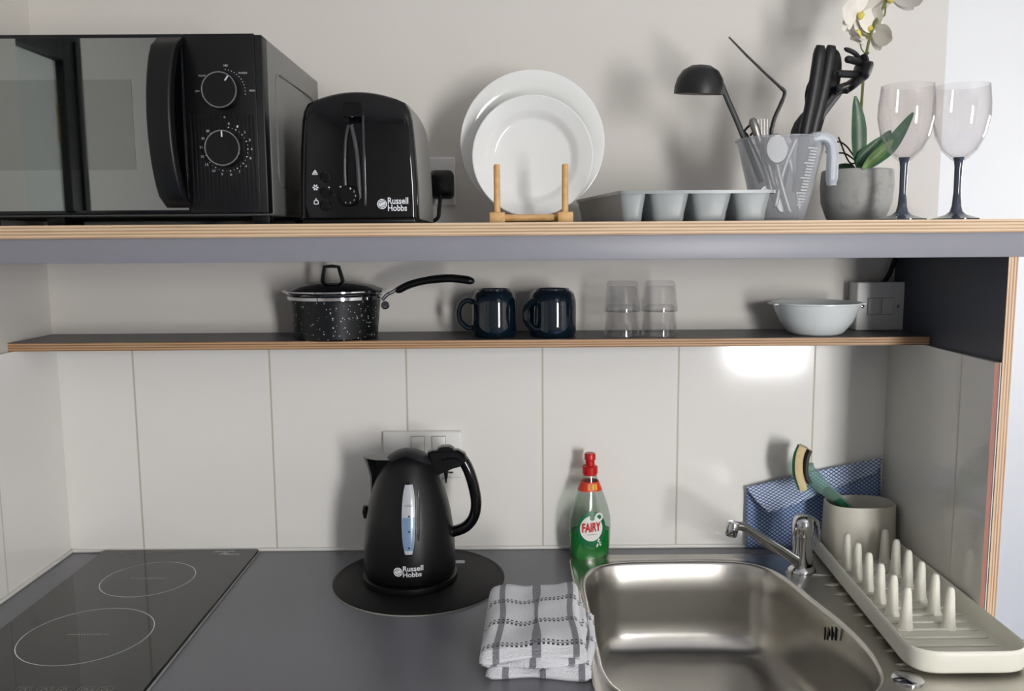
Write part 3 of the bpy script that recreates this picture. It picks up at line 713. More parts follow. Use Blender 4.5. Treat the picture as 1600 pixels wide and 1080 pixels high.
# serving spoon pair
def blade_px(bm, outline, y, th):
    y += DYJ
    q = [AY(u, v, y) for u, v in outline]; c = sum(q, V(0, 0, 0))/len(q)
    loft(bm, [[lerp(c, p, .9)+V(0, th, 0) for p in q], [p+V(0, th*.4, 0) for p in q], [p-V(0, th*.4, 0) for p in q], [lerp(c, p, .9)-V(0, th, 0) for p in q]])
def ov(cx, cy, rx, ry, tilt=0, n=24, p=2.0):
    o = []
    for i in range(n):
        a = 2*pi*i/n; x, y = cos(a), sin(a); x = math.copysign(abs(x)**(2/p), x)*rx; y = math.copysign(abs(y)**(2/p), y)*ry; s, c_ = sin(R(tilt)), cos(R(tilt))
        o.append((cx+x*c_-y*s, cy+x*s+y*c_))
    return o
t = thing('kitchen_tongs', (.42, -.24, 1.5), 'pair of black tong arms rising side by side from the jug', 'tongs', GU)
for k_, pth in enumerate(([(1281, 78), (1275, 120), (1267, 165), (1258, 210), (1245, 300)], [(1298, 78), (1291, 120), (1281, 165), (1270, 210), (1252, 300)])):
    b = B(); pp = px(pth, -.262+.012*k_); tube(b, [pp[0]+(pp[0]-pp[1]).normalized()*.006]+smooth_path(pp), [.006]+[.0092]*14+[.0075]*3, 12, flat=.6, power=2.6); obj('tong_arm', b, satin, t)
t = thing('serving_spoon', (.43, -.21, 1.5), 'solid black oval serving spoon standing behind the tongs', 'spoon', GU)
b = B(); blade_px(b, ov(1296, 124, 17, 48, 9, p=2.3), -.205, .003); obj('spoon_head', b, black, t)
b = B(); tube(b, px([(1290, 165), (1275, 215), (1255, 300)], -.205, -.23), .0045, 10, flat=.6); obj('handle', b, black, t)
t = thing('cooking_spoon', (.42, -.2, 1.5), 'black spoon whose edge shows left of the tong arms', 'spoon', GU)
b = B(); blade_px(b, ov(1268, 146, 10, 24, 8), -.215, .002); obj('spoon_head', b, black, t)
b = B(); tube(b, px([(1266, 165), (1256, 215), (1240, 300)], -.215, -.23), .0035, 10, flat=.6); obj('handle', b, black, t)
t = thing('pasta_server', (.43, -.24, 1.5), 'dark grey pasta server with curved prongs, rightmost utensil in the jug', 'pasta server', GU)
b = B(); pp = px([(1246, 270), (1262, 215), (1290, 175), (1312, 146)], -.23); tube(b, smooth_path(pp), .0040, 10, flat=.7); obj('handle', b, midgrey, t)
b = B(); sp = px([(1306, 148), (1322, 138), (1338, 126), (1347, 112), (1350, 98), (1346, 86)], -.23); tube(b, smooth_path(sp), [.004]*4+[.008]*8+[.011]*8+[.006]*6, 12, flat=[1]*6+[2.2]*20)
for (pth, r_) in (([(1345, 95), (1335, 83), (1320, 76)], .0035), ([(1346, 98), (1335, 95), (1322, 92)], .0055), ([(1344, 116), (1328, 116), (1308, 115)], .0055), ([(1334, 130), (1322, 133), (1308, 138)], .0045)):
    q = px(pth, -.233, -.262); tube(b, smooth_path(q), [r_]*11+[r_*.9]*1+[r_*.5], 10)
obj('pronged_head', b, darkgrey, t)
t = thing('spatula', (.41, -.26, 1.5), 'mid-grey spatula blade at the jug rim left of the tongs', 'spatula', GU)
b = B(); blade_px(b, [(1236, 204), (1241, 192), (1250, 180), (1258, 172), (1261, 178), (1256, 198), (1250, 214), (1238, 222), (1234, 214)], -.232, .0012); obj('blade', b, midgrey, t)
b = B(); tube(b, px([(1242, 214), (1232, 255), (1222, 300)], -.232), .0035, 8, flat=.6); obj('handle', b, midgrey, t)
# metal cutlery
def spoon(label, bowl, tilt, rx, ry, path, y, cat='spoon'):
    t = thing('table_spoon', tuple(AY(*path[-1], y)), label, cat, 'cutlery in the jug')
    b = B(); blade_px(b, ov(*bowl, rx, ry, tilt), y, .0045); obj('bowl', b, cutl2, t)
    b = B(); q = px(path, y); tube(b, smooth_path(q), .0028, 8, flat=.5); obj('handle', b, cutl2, t); return t
spoon('silver spoon with its round bowl up behind the front of the jug', (1213, 233), 0, 18, 24, [(1214, 256), (1222, 290), (1234, 330)], -.268)
spoon('silver spoon bowl down at the foot of the jug beside the tray', (1219, 318), -8, 8, 15, [(1216, 305), (1205, 270), (1196, 230)], -.255)
t = thing('table_fork', tuple(AY(1225, 330, -.24)), 'silver fork with tines up between ladle and turner in the jug', 'fork', 'cutlery in the jug')
b = B()
for k_ in range(4): tube(b, px([(1184+5*k_, 186), (1185+4.5*k_, 205), (1188+3*k_, 220)], -.245), .0008, 6)
obj('tines', b, cutl2, t)
b = B(); tube(b, px([(1192, 216), (1196, 228), (1204, 270), (1214, 325)], -.245), [.005, .004, .003, .003], 8, flat=.4); obj('handle', b, cutl2, t)
t = thing('table_knife', tuple(AY(1225, 325, -.25)), 'silver knife with thick rounded handle up at the left of the jug', 'knife', 'cutlery in the jug')
b = B(); q = px([(1176, 189), (1180, 200), (1190, 232)], -.25); tube(b, [q[0]+(q[0]-q[1]).normalized()*.004]+q, [.003, .0062, .0065, .0055], 12, flat=.8); obj('handle', b, cutl2, t)
b = B(); tube(b, px([(1190, 232), (1202, 280), (1214, 326)], -.25), [.004, .0045, .001], 8, flat=.3); obj('blade', b, cutl2, t)
t = thing('potato_peeler', tuple(AY(1200, 290, -.23)), 'small dark wire-loop peeler at the left rim of the jug', 'peeler', 'cutlery in the jug')
b = B(); q = px([(1196, 270), (1180, 235), (1168, 212), (1163, 206), (1168, 199), (1176, 194), (1178, 204), (1172, 212)], -.232); tube(b, smooth_path(q), .0018, 8); obj('wire_loop', b, satin, t)
b = B(); tube(b, px([(1196, 268), (1206, 300), (1212, 324)], -.232), .0035, 8, flat=.6); obj('handle', b, satin, t)
for k_, (pth, y_, lb) in enumerate((([(1244, 218), (1226, 262), (1212, 322)], -.262, 'silver fork handle leaning to the right inside the jug'), ([(1206, 262), (1218, 296), (1236, 331)], -.225, 'silver handle crossing low inside the jug'), ([(1232, 240), (1243, 290), (1250, 328)], -.255, 'silver knife blade leaning towards the jug scale'))):
    b = B(); tube(b, smooth_path(px(pth, y_)), .0030, 8, flat=.5); tag(obj('slim_cutlery', b, cutl2), lb, 'cutlery', 'cutlery in the jug')
t = spoon('silver spoon head low inside the jug just above the tray', (1196, 297), 60, 7, 12, [(1202, 292), (1214, 262), (1226, 232)], -.24)
# ------------------------------------------------------------------ orchid
DYJ = 0
PC = V(.5345, -.172, SH)
t = thing('potted_orchid', tuple(PC), 'white orchid with dark leaves in a round concrete pot on the upper shelf', 'plant')
b = B(); lathe(b, [(0, 0), (.036, 0), (.043, .006), (.0515, .030), (.0535, .055), (.052, .077), (.050, .079), (.047, .078), (.045, .070), (0, .070)], PC, 56); pot = obj('pot', b, potm, t)
b = B(); lathe(b, [(.047, .066), (.03, .072), (0, .074)], PC, 32); obj('soil', b, soil, pot)
def leaf(pts, wid, mt, y, y2, nrm=(0, 1, 0)):
    q = smooth_path(px(pts, y, y2), 5); n = len(q); b = B()
    rr = [max(.0008, wid*(sin(pi*min(1, (i/(n-1))*.92+.06))**.7)) for i in range(n)]
    rs = []
    for i, p in enumerate(q):
        tt = (q[min(i+1, n-1)]-q[max(i-1, 0)]).normalized(); a = Vector(nrm)-tt*Vector(nrm).dot(tt); a.normalize(); s = tt.cross(a)
        w_ = rr[i]; rs.append([p+s*w_-a*w_*.12, p+s*w_*.5+a*w_*.10, p+a*w_*.22, p-s*w_*.5+a*w_*.10, p-s*w_-a*w_*.12, p-s*w_*.5-a*w_*.02, p+a*w_*.08, p+s*w_*.5-a*w_*.02])
    loft(b, rs); return obj('leaf', b, mt, t, angle=60)
leaf([(1341, 262), (1342, 230), (1341, 190), (1336, 150)], .0115, leafm, -.205, -.215)
leaf([(1343, 264), (1360, 240), (1378, 222), (1392, 204)], .0100, leafm, -.19, -.18)
leaf([(1340, 264), (1345, 246), (1358, 232), (1376, 214)], .0070, leafm, -.21, -.21)
leaf([(1352, 262), (1370, 244), (1395, 222), (1427, 176)], .0125, leafl if False else leafm, -.205, -.17)
leaf([(1348, 264), (1362, 250), (1380, 234), (1396, 218)], .0075, leafl, -.225, -.225)
leaf([(1336, 264), (1328, 262), (1312, 262), (1296, 268)], .0060, leafm, -.18, -.17)
DYJ = .027
b = B(); st = px([(1342, 262), (1344, 200), (1347, 150), (1352, 95), (1362, 50), (1384, 2), (1400, -40), (1404, -80)], -.195); tube(b, smooth_path(st), .0022, 8)
tube(b, smooth_path(px([(1352, 84), (1346, 76), (1344, 66)], -.195)), .0011, 6); tube(b, smooth_path(px([(1358, 56), (1348, 52), (1346, 38)], -.195)), .0014, 6)
tube(b, smooth_path(px([(1372, 26), (1382, 24), (1384, 5)], -.195)), .0014, 6); obj('stem', b, stemm, t)
b = B(); q = AY(1355, 83, -.168); lathe(b, [(0, -.004), (.0035, 0), (0, .004)], q, 10); obj('bud', b, stemm, t)
DYJ = 0
for pth in ([(1338, 250), (1322, 228), (1306, 222), (1290, 238)], [(1338, 252), (1320, 240), (1300, 240)], [(1340, 255), (1326, 252), (1310, 214)]):
    b = B(); tube(b, smooth_path(px(pth, -.18)), .0013, 6); obj('root', b, twig, t)
def flower(u, v, y, s, yaw, pitch, roll=0):
    c = AY(u, v, y+.027); M_ = Euler((R(pitch), 0, R(yaw))).to_matrix() @ Matrix.Rotation(R(roll), 3, 'Y')
    f = None; b = B()
    for (ang, ln, wd, back) in ((90, 1, .46, .15), (0, 1.08, .72, 0), (180, 1.08, .72, 0), (222, .95, .44, .15), (318, .95, .44, .15)):
        rs = []; d = V(cos(R(ang)), 0, sin(R(ang))); sd = V(-sin(R(ang)), 0, cos(R(ang)))
        for i in range(8):
            tt = i/7; w_ = wd*s*(sin(pi*min(1, tt*.93+.04))**.6)*.62 if i < 7 else wd*s*.06; p = d*(ln*s*(.06+tt*.94))+V(0, back*s-.25*s*tt*tt, 0)
            rs.append([p+sd*w_*k+V(0, -abs(k)*w_*.25+.0003*e, 0) for k, e in ((-1, 0), (-.5, 1), (0, 1.5), (.5, 1), (1, 0), (.5, -1), (0, -1.5), (-.5, -1))])
        loft(b, [[c+M_@q for q in r] for r in rs])
    f = obj('flower', b, petal, t, angle=60)
    b = B(); lathe(b, [(0, -.006), (.004, -.002), (.005, .004), (0, .008)], c+M_@V(0, -.006, 0), 12, M_); obj('flower_lip', b, petalc, f)
flower(1340, 26, -.200, .040, 25, 10, 10)
flower(1362, 46, -.188, .036, -50, 20, 30)
flower(1336, 58, -.205, .022, 60, -40, 0)
flower(1392, -4, -.195, .042, -30, 60, 0)
flower(1374, -42, -.200, .036, 10, 0, 0)
flower(1410, -60, -.195, .034, -20, 0, 20)
# ------------------------------------------------------------------ wine glasses
def wineglass(x, y):
    t = thing('wine_glass', (x, y, SH), 'clear wine glass with smoky stem in front of the orchid, left of the pair', 'wine glass', 'wine glasses on the upper shelf')
    b = B(); z0 = .082
    prof = [(.0065, z0), (.011, z0+.003), (.022, z0+.014), (.0325, z0+.035), (.0375, z0+.060), (.0372, z0+.078), (.0345, z0+.103), (.0338, z0+.103), (.0362, z0+.078), (.0364, z0+.060), (.0315, z0+.036), (.021, z0+.0155), (.010, z0+.006), (0, z0+.005)]
    lathe(b, prof, (x, y, SH), 64); obj('bowl', b, clearp, t)
    b = B(); lathe(b, [(0, z0+.0055), (.008, z0+.005), (.0065, z0+.001), (.0052, z0-.008), (.0048, .040), (.0062, .020), (.0085, .012), (.014, .0075), (.026, .004), (.0325, .0022), (.0325, .0008), (.030, 0), (0, 0)], (x, y, SH), 48); obj('stem', b, smoke, t)
    return t
g1 = wineglass(AY(1413, 250, -.285).x, -.285)
dup(g1, (AY(1500, 250, -.285).x-AY(1413, 250, -.285).x, .003, 0), 'clear wine glass with smoky stem at the far right end of the upper shelf')
# ------------------------------------------------------------------ saucepan on lower shelf
pc = V((AY(448, 500, -.075).x+AY(603, 500, -.075).x)/2, -.076, LO)
pr_ = .0755
t = thing('saucepan', tuple(pc), 'black white-speckled saucepan on the lower shelf', 'saucepan')
b = B(); lathe(b, [(0, 0), (pr_*.86, 0), (pr_*.905, .003), (pr_*.985, .062), (pr_*1.0, .070), (pr_*1.02, .0715), (pr_*.98, .0715), (pr_*.96, .066), (pr_*.87, .006), (0, .005)], pc, 72); pb = obj('pan_body', b, pan, t)
b = B(); lathe(b, [(pr_*1.0, .0640), (pr_*1.035, .0655), (pr_*1.035, .0705), (pr_*1.0, .0718)], pc, 72, closed=True); obj('steel_band', b, chrome, t)
hy = -.085
b = B(); q = [AY(u, v, hy-.004*i) for i, (u, v) in enumerate(((598, 468), (606, 460), (614, 456), (622, 450)))]
tube(b, smooth_path(q), .0030, 10, flat=1.4); lathe(b, [(.007, 0), (.006, .004), (0, .005)], AY(602, 477, -.115), 16, Matrix.Rotation(R(70), 3, 'X')); obj('bracket', b, chrome, t)
b = B(); q = [AY(u, v, hy-.010-.006*i) for i, (u, v) in enumerate(((620, 455), (640, 445), (668, 438), (700, 435), (725, 437), (740, 440)))]
tube(b, smooth_path(q), [.004]+[.0062]*10+[.0066]*12+[.006, .0055, .003], 14, flat=1.5); obj('handle', b, black, t)
t = thing('pan_lid', (pc.x, pc.y, LO+.07), 'domed glass lid with steel rim on the saucepan', 'lid')
b = B(); lathe(b, [(pr_*.98, .0718), (pr_*1.09, .0745), (pr_*1.14, .078), (pr_*1.14, .0800), (pr_*1.05, .0800), (pr_*.98, .0775)], pc, 72, closed=True); obj('steel_rim', b, chrome, t)
b = B(); lathe(b, [(pr_*1.05, .0798), (pr_*.85, .0865), (pr_*.5, .0925), (0, .0950), (0, .0930), (pr_*.5, .0905), (pr_*.85, .0845), (pr_*1.03, .078)], pc, 64); obj('glass_dome', b, smoke_t, t)
b = B(); q = [AY(u, v, pc.y-.004) for u, v in ((503, 449), (505, 430), (507, 417), (518, 416), (529, 417), (533, 430), (537, 444))]
tube(b, q, .0028, 10, flat=2.2, power=4); obj('loop_handle', b, black, t)
# ------------------------------------------------------------------ mugs
def mug(u0, u1, y, label):
    x0, x1 = AY(u0, 490, y).x, AY(u1, 490, y).x; r = (x1-x0)/2; c = V((x0+x1)/2, y, LO)
    t = thing('mug', tuple(c), label, 'mug', 'upside-down mugs on the lower shelf')
    b = B(); H = .079
    lathe(b, [(r*.93, 0), (r*.99, .004), (r, .020), (r, .045), (r*.985, .060), (r*.92, .070), (r*.80, .0755), (r*.72, .0765), (r*.71, .0795), (r*.66, .0795), (r*.64, .0765), (0, .0760), (0, .071), (r*.8, .070), (r*.9, .058), (r*.9, .005), (r*.87, 0)], c, 64); obj('mug_body', b, teal, t)
    b = B(); hp = [c+V(-r*cos(R(a))*k, -r*.15, z) for a, k, z in ((0, .96, .058), (0, 1.18, .061), (0, 1.45, .054), (0, 1.56, .040), (0, 1.48, .026), (0, 1.2, .016), (0, .97, .015))]
    tube(b, smooth_path(hp), .0046, 10, flat=1.4); obj('handle', b, teal, t); return t
m1 = mug(737, 808, -.078, 'dark teal glazed mug upside down, left of the pair, handle to the left')
m2 = mug(826, 900, -.080, 'dark teal glazed mug upside down, right of the pair beside the glasses')
m2.rotation_euler = (0, 0, R(38))
# ------------------------------------------------------------------ stacked tumblers
def tumbler(cx, y, z, label):
    b = B(); r0_, r1_, H = .0302, .0248, .0500
    lathe(b, [(r0_, 0), (r1_+.0006, H-.004), (r1_-.002, H), (0, H), (0, H-.008), (r1_-.003, H-.009), (r1_-.0012, H-.013), (r0_-.0016, 0)], (cx, y, LO+z), 48)
    return tag(obj('glass_tumbler', b, clear), label, 'glass', 'upturned tumblers stacked on the lower shelf')
xs = (AY(972, 500, -.08).x, AY(1030, 500, -.08).x)
tumbler(xs[0], -.080, .0006, 'clear tumbler upside down on the shelf next to the mug, bottom of its stack')
tumbler(xs[0], -.080, .0408, 'clear tumbler upside down on top of the stack nearest the mugs')
tumbler(xs[1], -.080, .0006, 'clear tumbler upside down, bottom of the stack nearer the white bowl')
tumbler(xs[1], -.080, .0408, 'clear tumbler upside down on top of the stack nearer the white bowl')
# ------------------------------------------------------------------ white bowls
bc = V((AY(1210, 490, -.078).x+AY(1338, 490, -.078).x)/2, -.080, LO)
def wbowl(c, r, H, label, ears=False):
    t = thing('mixing_bowl', tuple(c), label, 'bowl')
    b = B(); lathe(b, [(0, 0), (r*.52, 0), (r*.62, .004), (r*.80, H*.38), (r*.93, H*.78), (r*.965, H*.93), (r, H*.95), (r, H), (r*.955, H), (r*.93, H*.9), (r*.78, H*.4), (r*.58, .006), (0, .004)], c, 72); obj('bowl_body', b, bowlm, t)
    return t
o = wbowl(bc, .0720, .0540, 'white plastic bowl standing on the lower shelf beside the switch')
b = B()
for s in (1, -1):
    box(b, bc.x+s*.070-.006, bc.x+s*.070+.006, bc.y-.020, bc.y+.020, LO+.0500, LO+.0530, .0012)
obj('lug', b, bowlm, o)
# ------------------------------------------------------------------ round mat
MC = V(-.1527, -.1425, WT)
t = thing('round_placemat', tuple(MC), 'round black leather mat under the kettle', 'placemat')
b = B(); lathe(b, [(0, 0), (.1415, 0), (.1418, .0012), (.1400, .0016), (0, .0016)], MC, 96); obj('backing', b, matedge, t)
b = B(); lathe(b, [(0, .0016), (.1408, .0016), (.1414, .0026), (.1400, .0034), (0, .0034)], MC, 96); obj('leather_top', b, leather, t)
b = B()
for i in range(150):
    a = 2*pi*i/150; p = MC+V(.1365*cos(a), .1365*sin(a), .0036); d = V(-sin(a), cos(a), 0)
    tube(b, [p-d*.0016, p+d*.0016], .0004, 5)
obj('stitching', b, satin2, t)
# ------------------------------------------------------------------ kettle
KC = V(-.1675, -.142, WT+.0036)
t = thing('kettle', tuple(KC), 'matt black electric kettle with water gauge on the round mat', 'kettle')
kz = [(.0, .0735), (.006, .0748), (.020, .0752), (.045, .0742), (.072, .0720), (.095, .0690), (.117, .0646), (.136, .0596), (.153, .0540), (.167, .0484), (.178, .0432), (.184, .0400)]
K0 = KC+V(0, 0, .0145)
b = B(); lathe(b, [(0, 0), (.0775, 0), (.0785, .003), (.0775, .010), (.070, .0125), (0, .0125)], KC, 72); pbse = obj('power_base', b, black, t)
b = B(); box(b, KC.x+.070, KC.x+.088, -.100, -.094, WT+.010, WT+.0145, .0015); obj('power_switch', b, gaugem, t)
PRF = kz[:-1]+[(.184, .0402), (.190, .0355), (.196, .0288), (.200, .0215), (.2028, .0125), (.2040, 0)]
b = B(); rk = [[K0+V(.0001*cos(a), .0001*sin(a), 0) for a in [2*pi*i/80 for i in range(80)]]]
for z, r in kz[:-2]: rk.append([K0+V(r*cos(2*pi*i/80), r*sin(2*pi*i/80), z) for i in range(80)])
for k_ in range(1, 7):
    rg = []
    for i in range(80):
        a = 2*pi*i/80; zz = lerp(kz[-3][0], .1775+.0195*sin(a)**2, k_/6); r = interp(PRF, zz); rg.append(K0+V(r*cos(a), r*sin(a), zz))
    rk.append(rg)
rk.append([lerp(K0+V(0, 0, p.z-K0.z), p, .97)-V(0, 0, .0012) for p in rk[-1]])
loft(b, rk, cap1=False); kb = obj('kettle_body', b, satin, t)
b = B(); lathe(b, [(interp(PRF, z)-.0007, z-.0002) for z in (.164, .170, .175, .180, .184, .188, .192, .196, .200, .2028)]+[(0, .2040)], K0, 64); lid = obj('lid', b, satin2, t)
b = B(); tube(b, [K0+V(.002, -interp(PRF, z), z) for z in [.1965, .198, .200, .2020, .2030, .2036]], .0005, 6); obj('lid_seam', b, black, lid)
def ksurf(dx, z, e=.0):
    r = interp(kz, z-.0)+e; return K0+V(dx, -sqrt(max(1e-6, r*r-dx*dx)), z)
# spout
b = B(); rs = []
tip = AY(567, 714, KC.y)
for i in range(7):
    tt = i/6; z = lerp(.128, tip.z-K0.z, tt); r = interp(kz, z); reach = lerp(r+.0005, K0.x-tip.x, tt**.9)
    w_ = lerp(.006, .024, tt)
    rs.append([K0+V(-x, y, z+zz) for x, y, zz in ((r*.6, w_, 0), (lerp(r*.75, reach, .45), w_*.9, 0), (lerp(r*.8, reach, .8), w_*.5, 0), (reach, 0, 0), (lerp(r*.8, reach, .8), -w_*.5, 0), (lerp(r*.75, reach, .45), -w_*.9, 0), (r*.6, -w_, 0))])
loft(b, rs); obj('spout', b, gloss, t, angle=25)
# handle
hp = [AY(u, v, KC.y) for u, v in ((690, 714), (704, 711), (716, 713), (728, 726), (738, 752), (744, 784), (740, 808), (726, 824), (704, 832))]
sp = smooth_path(hp, 5); n_ = len(sp)
b = B(); tube(b, sp, [lerp(.0100, .0085, i/(n_-1)) for i in range(n_)], 16, flat=1.25, power=2.4); hd = obj('handle', b, gloss, t)
def side_poly(bm, pts, hy, bev=.004):
    q = [AY(u, v, KC.y) for u, v in pts]; c = sum(q, V(0, 0, 0))/len(q)
    f_ = lambda p, k: c+(p-c)*k
    loft(bm, [[f_(p, .90)-V(0, hy, 0) for p in q], [p-V(0, hy-bev, 0) for p in q], [p+V(0, hy-bev, 0) for p in q], [f_(p, .90)+V(0, hy, 0) for p in q]])
b = B(); side_poly(b, [(681, 706), (684, 699), (690, 696), (703, 696), (709, 699), (713, 706)], .010); obj('lid_button', b, gloss, hd)
b = B(); side_poly(b, [(668, 706), (676, 703), (716, 702), (727, 708), (731, 718), (722, 727), (708, 731), (696, 736), (684, 742), (676, 728)], .0115); 
q = [AY(u, v, KC.y) for u, v in ((697, 732), (697, 744), (697, 755))]; tube(b, q, [.005, .003, .001], 8); obj('handle_bracket', b, gloss, hd)
# water gauge
gz0, gz1 = AY(640, 867, KC.y-.075).z-K0.z, AY(640, 761, KC.y-.065).z-K0.z; gx = AY(638, 815, KC.y-.07).x-K0.x
def gauge(bm, za, zb, e, wk=1.0, mi=0):
    rs = []
    for i in range(13):
        z = lerp(za, zb, i/12); tt = (z-gz0)/(gz1-gz0); w_ = .0112*(max(.02, sin(pi*min(max(tt*.94+.03, 0), 1)))**.26)*wk*(.9+.1*tt if tt < .5 else .95)
        rs.append([ksurf(gx+k*w_, z, e-.0012*abs(k)**3) for k in (-1, -.5, 0, .5, 1)])
    loft_open(bm, rs, mi)
def loft_open(bm, rs, mi=0):
    R_ = [ring(bm, r) for r in rs]
    for a, c in zip(R_, R_[1:]): bridge(bm, a, c, mi, closed=False)
b = B(); gauge(b, gz0-.003, gz1+.003, .0010, 1.22); obj('gauge_bezel', b, gloss, t)
b = B(); gauge(b, gz0, gz1, .0026); gd = obj('water_gauge', b, gaugem, t)
b = B(); gauge(b, gz0+.006, lerp(gz0, gz1, .54), .0030, .92); obj('water_level', b, waterblue, gd)
b = B()
for k_ in (.10, .34, .56): 
    z = lerp(gz0, gz1, k_); disc(b, lambda x, zz: ksurf(gx+x, z+zz, .0034), 0.001, 0, .0017, .0015, 10, rings=1)
for k_ in (.70, .72): 
    z = lerp(gz0, gz1, k_); vs = [b.verts.new(ksurf(gx+x, z+h_, .0034)) for x, h_ in ((-.006, 0), (.006, 0), (.006, .0004), (-.006, .0004))]; b.faces.new(vs)
obj('level_dots', b, black, gd)
b = B(); rs = [ksurf(gx+.0150, lerp(gz0+.02, gz1-.01, i/8), .0002) for i in range(9)]; tube(b, rs, [.001]+[.0022]*7+[.001], 8); obj('clear_rib', b, thin_glass('clear_rib', (150, 150, 152), .9, .25, .08), t)
b = B(); q = AY(568, 797, KC.y+.01); lathe(b, [(0, -.012), (.004, -.010), (.0055, 0), (.004, .010), (0, .012)], V(K0.x-.0715, KC.y, q.z), 14); obj('side_gauge', b, gloss, t)
b = B(); q = AY(630, 902, KC.y-.074); q2 = AY(630, 893, KC.y-.074); wid = AY(661, 893, KC.y-.074).x-q.x; x_ = q.x-K0.x
za = q.z-K0.z; zb2 = q2.z-K0.z
put_text(b, 'Hobbs', .01, lambda x, y: ksurf(x_+x, za+y, .0005), fit=(wid*.92, .0082), bold=.02)
put_text(b, 'Russell', .01, lambda x, y: ksurf(x_+x, zb2+y, .0005), fit=(wid, .0085), bold=.02)
emblem(b, lambda x, y: ksurf(x, y, .0005), AY(622, 894, KC.y-.074).x-K0.x, AY(622, 894, KC.y-.074).z-K0.z, .0072)
obj('printed_name', b, ink, kb)
# ------------------------------------------------------------------ washing-up liquid
BC = V(.1385, -.048, WT)
t = thing('washing_up_bottle', tuple(BC), 'clear squeezy bottle with red cap, half full of green washing-up liquid', 'bottle')
bz = [(0, .031), (.004, .0345), (.03, .0365), (.058, .0375), (.075, .0365), (.095, .0315), (.112, .0255), (.128, .0190), (.142, .0135), (.150, .0118)]
dz_ = [(0, .018), (.03, .022), (.075, .022), (.11, .018), (.142, .0128), (.150, .0118)]
b = B(); rs = []
def bring(z, e=0, n=40): 
    a_, d_ = interp(bz, z)+e, interp(dz_, z)+e
    return [BC+V(a_*math.copysign(abs(cos(2*pi*i/n))**.9, cos(2*pi*i/n)), d_*math.copysign(abs(sin(2*pi*i/n))**.9, sin(2*pi*i/n)), z) for i in range(n)]
loft(b, [bring(z) for z in (0, .002, .004, .015, .03, .045, .058, .067, .075, .085, .095, .104, .112, .120, .128, .135, .142, .150)]); obj('bottle_body', b, botm, t)
b = B(); loft(b, [bring(z, -.0014) for z in (.0015, .004, .015, .03, .045, .052)]); obj('green_liquid', b, liquid, t)
def bs(x, z, e=.0006):
    a_, d_ = interp(bz, z)+e, interp(dz_, z)+e; k_ = min(.999, abs(x/a_)); return BC+V(x, -d_*(1-k_**2.1)**.5, z)
b = B(); disc(b, lambda x, z: bs(x, z, .0016), -.003, .058, .0255, .0325, 40, rings=6); lb = obj('front_label', b, greenlab, t)
b = B(); disc(b, lambda x, z: bs(x, z, .0021), -.004, .060, .0200, .0225, 36, rings=5); disc(b, lambda x, z: bs(x, z, .0026), .0095, .080, .0075, .0075, 20, r0=.55, rings=1)
for (x, z) in ((.008, .037), (.011, .034), (.007, .031), (.012, .030), (.009, .040), (.006, .028)): disc(b, lambda p, q: bs(p, q, .0026), x, z, .0018, .0018, 8, rings=1)
obj('label_disc', b, white, lb)
b = B(); disc(b, lambda x, z: bs(x, z, .0026), -.003, .079, .0045, .0045, 14, rings=2)
obj('label_notch', b, greenlab, lb)
b = B(); put_text(b, 'FAIRY', .02, lambda x, z: bs(-.0205+x, .0535+z+x*.06, .0031), fit=(.033, .0165), bold=.03); obj('label_lettering', b, red, lb)
b = B(); vs = text_faces('x', .01)
disc(b, lambda x, z: bs(x, z, .0026), -.004, .0495, .010, .0005, 12, rings=1); obj('small_print', b, inkgrey, lb)
b = B(); rs = [bring(z, .0009) for z in (.1235, .129, .1345, .1395)]; loft(b, rs, cap0=False, cap1=False); nl = obj('neck_label', b, redlab, t)
b = B()
for x in (-.007, .001, .006):
    rr2 = []; 
    for z in (.1265, .130, .134, .137): rr2.append([bs(x+k*.0022, z, .0026) for k in (-1, 0, 1)])
    loft_open(b, rr2)
rr2 = [[bs(x, z, .0026) for x in (-.002, 0, .002, .004, .006)] for z in (.130, .133)]; loft_open(b, rr2)
obj('neck_print', b, orange, nl)
b = B(); lathe(b, [(0, .150), (.0122, .150), (.0122, .1525), (.0135, .153), (.0135, .165), (.011, .1665), (.0082, .168), (.0082, .176), (.0098, .1775), (.0098, .186), (.0085, .1885), (0, .1885)], BC, 32); obj('cap', b, red, t)
t.rotation_euler = (0, 0, R(12))
# ------------------------------------------------------------------ blue cloth
def grid(bm, fn, nu, nv, uvl):
    P = [[bm.verts.new(fn(i/nu, j/nv)) for i in range(nu+1)] for j in range(nv+1)]
    for j in range(nv):
        for i in range(nu):
            f = bm.faces.new((P[j][i], P[j][i+1], P[j+1][i+1], P[j+1][i]))
            for l, (a, c) in zip(f.loops, ((i, j), (i+1, j), (i+1, j+1), (i, j+1))):
                p = P[c][a].co; l[uvl].uv = (p.x, p.z+p.y*.6)
def thick(o, th, off=0):
    m = o.modifiers.new('thickness', 'SOLIDIFY'); m.thickness = th; m.offset = off
t = thing('cleaning_cloth', (.55, -.012, WT), 'blue lattice-pattern cleaning cloth propped against the back wall behind the tap', 'cloth')
b = B(); uvl = b.loops.layers.uv.new('UVMap')
A0, A1, A2, A3 = AY(1167, 765, -.014), AY(1376, 722, -.014), AY(1166, 853, -.016), AY(1376, 845, -.014)
grid(b, lambda s, v: V(lerp(lerp(A0.x, A1.x, s), lerp(A2.x, A3.x, s), v), -.0115-.0035*sin(s*9)*(1-v)-.004*v, lerp(lerp(A0.z, A1.z, s)-.001, WT+.0015, v)), 30, 14, uvl)
o = obj('cloth_sheet', b, bluecloth, t, angle=80); thick(o, .0010)
b = B(); uvl = b.loops.layers.uv.new('UVMap')
top = [(0, 763), (.45, 741), (1, 717)]; bot = [(0, 764), (.07, 783), (.16, 801), (.30, 792), (.45, 780), (.62, 765), (.8, 752), (.96, 740), (1, 722)]
